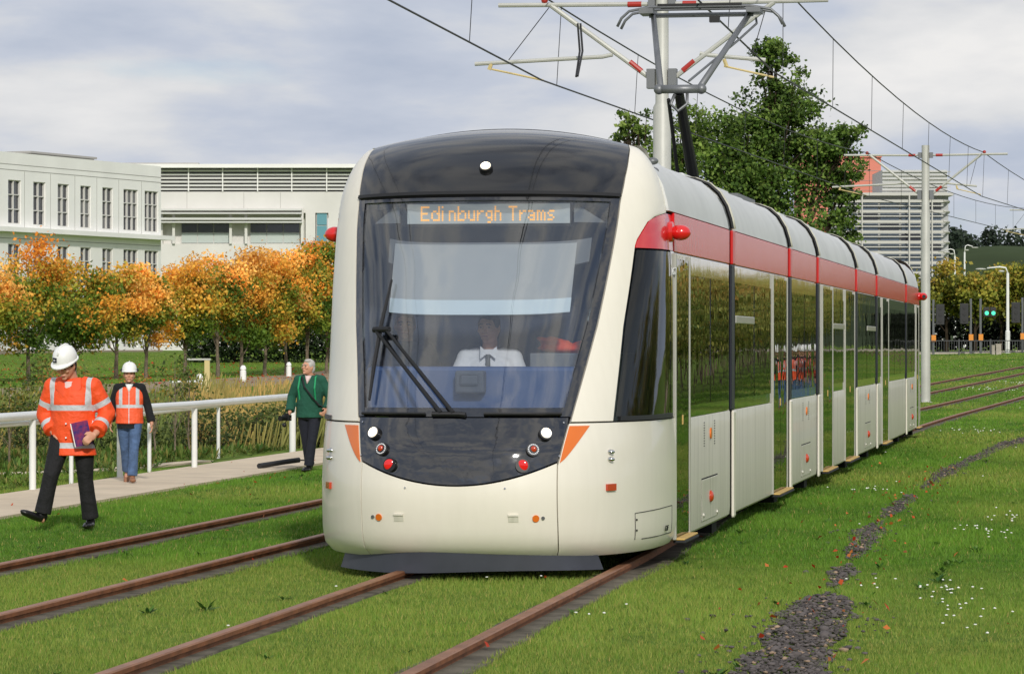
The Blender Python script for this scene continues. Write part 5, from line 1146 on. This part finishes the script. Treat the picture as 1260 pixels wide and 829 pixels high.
def zone(p, a, b, t0, w):            # ring of tape round a limb at fraction t0
    a, b = Vector(a), Vector(b); d = (b - a); t = (Vector(p) - a).dot(d.normalized()); ax = (Vector(p) - (a + d.normalized() * t)).length; return min(w - abs(t - t0 * d.length), .13 - ax)
# --- man in long orange coat, walking with a booklet
J1 = dict(head=(-.03, -.12, 1.53), shR=(-.195, .0, 1.33), shL=(.195, .0, 1.33), hipR=(-.10, 0, .88), hipL=(.10, .0, .88), elR=(-.295, .05, 1.07), elL=(.315, .07, 1.08), wrR=(-.17, -.06, .90), wrL=(.27, -.17, .895), knR=(-.165, -.16, .50), knL=(.11, .03, .47), anR=(-.245, -.16, .15), anL=(.14, .10, .09))
def tape1(p):
    x, y, z = p
    if abs(x) < .245 and z > .6:
        v = max(.026 - abs(z - .785 - .02 * (x < -.1)), .026 - abs(z - 1.135)); 
        if z > 1.13: v = max(v, .024 - abs(abs(x) - .175))
    else: v = -1
    for s, sg in (('R', -1), ('L', 1)):
        if sg * x > .20 and z < 1.36: v = max(v if sg * x < .24 else -1, zone(p, J1['sh' + s], J1['el' + s], .60, .026), zone(p, J1['el' + s], J1['wr' + s], .55, .024))
    return v
def ex1(e, H, tilt, ms, mh, wr, an):
    hair(e, H, tilt, 'hair_dark'); helmet(e, H, tilt, True)
    c = ms + Vector((-.01, -.125, -.02)); v = [(-.06, .035, .07), (.06, .035, .07), (.0, -.05, -.16), (-.045, .05, .09), (.045, .05, .09)]
    MB().loft([(c.x, c.y + .055, c.z + .07, .075, .05), (c.x, c.y + .04, c.z + .0, .062, .04), (c.x, c.y + .012, c.z - .09, .03, .03), (c.x, c.y + .005, c.z - .15, .01, .02)], 14).build('shirt_front', 'shirt_pink', e, smooth=True)
    for s in (-1, 1): MB().add([(c.x + s * .03, c.y + .02, c.z + .10), (c.x + s * .11, c.y + .05, c.z + .11), (c.x + s * .125, c.y + .012, c.z + .0), (c.x + s * .035, c.y - .03, c.z - .08), (c.x + s * .03, c.y + .05, c.z + .10), (c.x + s * .11, c.y + .08, c.z + .11), (c.x + s * .125, c.y + .045, c.z), (c.x + s * .035, c.y, c.z - .08)], [(0, 1, 2, 3), (7, 6, 5, 4), (0, 4, 5, 1), (1, 5, 6, 2), (2, 6, 7, 3), (3, 7, 4, 0)]).build('lapel', 'hivis_plain', e, bevel=.006, smooth=True)
    for z in (.99, .86): MB().disc((-.01, -.185, z), (0, 1, 0), .008, .01, 8).build('press_stud', 'white_print', e)
P1 = dict(joints=J1, head_rot=(R(26), 0, R(-12)), bulk=1.06, hands=dict(R=((.35, -.2, -.9), (.9, .1, .3), (.1, -.9, .2), .9), L=((-.35, -.75, -.35), (-.5, .45, -.7), (-.6, -.2, .75), 1.1)), feet=dict(R=(-.62, -.62, .36), L=(.1, -1, 0)), trousers='trouser_black', shoes='shoe_black', cuff=.024,
          tops=[('jacket', 'hivis', .034, .69, 1.06, 1.0, .90, tape1)], extras=ex1)
S1 = 1.0
m1 = person('person', 'man in long orange reflective coat and white helmet, head bowed, carrying a booklet', (-4.10, 32.3, g1(-4.10, 32.3) + .015), -.18, P1, scale=S1)
q = m1.matrix_world if False else Matrix.Translation(m1.location) @ Euler((0, 0, -.18)).to_matrix().to_4x4()
bk = empty('booklet', q @ (Vector((.155, -.225, .90)) * S1), -.18, 'blue and purple booklet held against the orange coat', 'booklet'); bm_ = Euler((R(4), R(-12), R(18))).to_matrix()
MB().box((0, 0, 0), (.155, .012, .225), M=bm_).build('cover', 'booklet', bk); MB().box(bm_ @ Vector((-.081, .002, 0)), (.012, .014, .221), M=bm_).build('pages', 'paper', bk)
# --- man in vest and jeans
J2 = dict(head=(0, -.02, 1.60), shR=(-.175, .02, 1.40), shL=(.175, .02, 1.40), hipR=(-.095, 0, .91), hipL=(.095, .0, .91), elR=(-.255, .07, 1.14), elL=(.265, .06, 1.14), wrR=(-.28, -.03, .90), wrL=(.33, -.02, .885), knR=(-.07, .10, .49), knL=(.07, -.10, .50), anR=(-.05, .28, .16), anL=(.05, -.14, .09))
def tape2(p):
    x, y, z = p; v = .024 - abs(z - 1.13)
    if z > 1.14: v = max(v, .026 - abs(abs(x) - .125))
    return max(v, .006 - abs(x) if y < 0 else -1)
def ex2(e, H, tilt, ms, mh, wr, an):
    hair(e, H, tilt, 'hair_fair'); helmet(e, H, tilt, False)
    for s in (-1, 1): MB().ell(H(s * .118, .02, .066), (.022, .034, .026), tilt).build('ear_defender', 'black', e, smooth=True)
    MB().loft([(0, -.055, 1.46, .06, .05), (0, -.085, 1.40, .035, .04), (0, -.105, 1.34, .008, .02)], 12).build('shirt_front', 'paper', e, smooth=True)
P2 = dict(joints=J2, bulk=1.02, hands=dict(R=((0, -.25, -.95), (.9, -.2, 0), (-.1, -1, .2), .6), L=((.05, -.2, -.97), (-.9, -.2, 0), (.1, -1, .2), .6)), feet=dict(R=(-.05, -.8, -.6), L=(.12, -1, 0)), trousers='jeans', shoes='shoe_tan', cuff=.022,
          tops=[('jumper', 'jumper_black', .018, .80, 1.0, 1.0, .96, None), ('vest', 'hivis_vest', .032, .87, 1.02, 0, 1, tape2)], extras=ex2)
m2 = person('person', 'man in orange reflective vest over black jumper, jeans and white helmet on the pavement', (-5.42, 49.0, g1(-5.42, 49.0) + .04), .05, P2, scale=.95)
# --- man in green fleece holding a camera
J3 = dict(head=(-.015, -.015, 1.60), shR=(-.18, .02, 1.40), shL=(.18, .02, 1.40), hipR=(-.095, 0, .91), hipL=(.095, .0, .91), elR=(-.30, .05, 1.15), elL=(.31, .07, 1.14), wrR=(-.29, -.08, .92), wrL=(.30, -.10, .95), knR=(-.075, .06, .49), knL=(.06, -.06, .50), anR=(-.05, .17, .10), anL=(.0, -.05, .09))
def ex3(e, H, tilt, ms, mh, wr, an):
    hair(e, H, tilt, 'hair_grey')
    for s in (-1, 1):
        MB().tube([(s * .125, -.10, 1.10), (s * .13, -.165, 1.28), (s * .125, -.09, 1.45), (s * .11, .06, 1.47)], .014, 6).build('rucksack_strap', 'strap_green', e)
        MB().tube([H(s * .031 + .022 * math.cos(a), -.104, .004 + .017 * math.sin(a)) for a in np.linspace(0, 6.283, 13)], .002, 4).build('spectacle_rim', 'galv_dark', e)
    MB().tube([(-.10, -.08, 1.46), (-.03, -.168, 1.30), (.10, -.175, 1.14), (.19, -.12, 1.02), (.20, .06, .98)], .014, 6).build('camera_strap', 'black', e)
    MB().loft([(0, -.055, 1.47, .055, .05), (0, -.085, 1.42, .035, .04), (0, -.115, 1.35, .008, .02)], 12).build('shirt_front', 'shirt_pink', e, smooth=True)
P3 = dict(joints=J3, bulk=1.06, head_rot=(R(-6), 0, R(-28)), brow='hair_grey', hands=dict(R=((-.05, -.5, -.85), (.8, -.3, .1), (.1, -.9, .4), 1.0), L=((-.1, -.8, -.5), (-.8, 0, .2), (0, -.4, .8), .9)), feet=dict(R=(-.15, -1, 0), L=(-.1, -1, 0)), trousers='trouser_navy', shoes='shoe_black', cuff=.02,
          tops=[('fleece', 'fleece_green', .028, .83, 1.03, 1.0, .97, None)], extras=ex3)
X3, D3 = (381 - 630) * 52.8 / FPX, 52.8
m3 = person('person', 'grey haired man in green fleece and dark trousers holding a camera by the tram', (X3, D3, g1(X3, D3) + .04), -.25, P3)
q = Matrix.Translation(m3.location) @ Euler((0, 0, -.25)).to_matrix().to_4x4(); cmr = empty('photo_camera', q @ Vector((-.31, -.17, .83)), -.6, 'black camera with long lens held low by the man in green', 'camera')
MB().bx(-.07, .07, -.035, .035, -.045, .045).bx(-.03, .03, -.03, .03, .045, .07).build('camera_body', 'black', cmr, bevel=.008); MB().tube([(0, -.03, 0), (0, -.10, -.005), (0, -.17, -.01)], [.034, .036, .041], 14).build('lens', 'black', cmr, smooth=R(40)); MB().ell((-.01, -.05, -.11), (.035, .035, .035)).tube([(0, 0, -.04), (-.01, -.05, -.09)], .006, 5).build('lens_cap', 'black', cmr)
# --- in the cab
def cab(u, v, z): return Vector((TRAM_P.x + u * CT + v * ST, TRAM_P.y - u * ST + v * CT, z))
JD = dict(head=(0, -.03, .84), shR=(-.18, .03, .60), shL=(.18, .03, .60), hipR=(-.10, 0, .10), hipL=(.10, .0, .10), elR=(-.28, -.06, .36), elL=(.28, -.06, .36), wrR=(-.20, -.34, .36), wrL=(.20, -.34, .36), knR=(-.12, -.44, .12), knL=(.12, -.44, .12), anR=(-.12, -.46, -.32), anL=(.12, -.46, -.32))
def exD(e, H, tilt, ms, mh, wr, an):
    hair(e, H, tilt, 'hair_dark'); MB().loft([(.0, -.135, .28, .028, .008), (0, -.155, .38, .03, .008), (0, -.145, .52, .022, .010), (0, -.115, .60, .016, .012), (0, -.105, .635, .022, .014)], 10).build('tie', 'tie', e, smooth=R(50))
    for k in range(5): MB().box((0, -.162 + .003 * k, .33 + .05 * k), (.05, .006, .012), M=Euler((0, .6, 0)).to_matrix()).build('tie_stripe', 'paper', e)
    for s in (-1, 1): MB().add([(s * .008, -.112, .64), (s * .065, -.07, .69), (s * .06, -.12, .60), (s * .008, -.105, .65), (s * .065, -.06, .70), (s * .06, -.11, .61)], [(0, 1, 2), (5, 4, 3), (0, 3, 4, 1), (1, 4, 5, 2), (2, 5, 3, 0)]).build('collar', 'shirt_white', e)
PD = dict(joints=JD, head_rot=(R(2), 0, R(-16)), bulk=1.02, hands=dict(R=((0, -1, -.1), (0, 0, -1), (1, 0, 0), .6), L=((0, -1, -.1), (0, 0, -1), (-1, 0, 0), .6)), feet=dict(R=(0, -1, -.1), L=(0, -1, -.1)), trousers='trouser_navy', shoes='shoe_black', tops=[('shirt', 'shirt_white', .022, .08, 1.0, 1.05, .9, None)], extras=exD)
person('person', 'dark haired driver in white shirt and striped tie seated behind the windscreen', cab(.02, 1.42, .955), -TH * .5, PD)
JP = {k: (v[0], v[1], v[2]) for k, v in J2.items()}; JP.update(elR=(-.26, .05, 1.14), elL=(.27, .05, 1.14), anR=(-.1, .02, .09), anL=(.1, 0, .09), knR=(-.1, 0, .49), knL=(.1, 0, .49))
def exP(e, H, tilt, ms, mh, wr, an): hair(e, H, tilt, 'hair_fair')
PP = dict(joints=JP, bulk=1.0, hands=P2['hands'], feet=dict(R=(-.1, -1, 0), L=(.1, -1, 0)), trousers='trouser_navy', shoes='shoe_black', tops=[('shirt', 'shirt_navy', .02, .82, 1.0, 1.0, .95, None)], extras=exP)
person('person', 'man in dark shirt standing inside the cab beside the driver', cab(-.70, 1.72, .27), 0, PP, scale=.965)
jk = MB(); [jk.ell((random.uniform(-.3, .3), random.uniform(-.06, .06), random.uniform(.02, .085)), (random.uniform(.05, .13), .07, random.uniform(.02, .045)), Euler((0, random.uniform(-.5, .5), random.uniform(-.6, .6))).to_matrix()) for _ in range(16)]; jk.ell((0, 0, .03), (.32, .11, .04))
tag(link('reflective_jacket', remesh('jacket', jk, .011, 2), 'hivis_plain', None, cab(.66, 1.72, 1.605)), 'orange reflective jacket lying folded on a cabinet in the cab', 'jacket')
# --- staff standing on the lawn to the right, mirrored in the tram side
for k, (x, d, yw) in enumerate([(15.2, 84, 2.6), (16.4, 90, -2.2), (17.6, 95, 1.9), (19.0, 101, -2.6)]):
    o = copy_tree(m2); o.location = (x, d, g1(x, d) + .01); o.rotation_euler.z = yw; o['label'] = 'worker in orange reflective vest and white helmet standing on the lawn'; o['group'] = 'workers on the lawn'
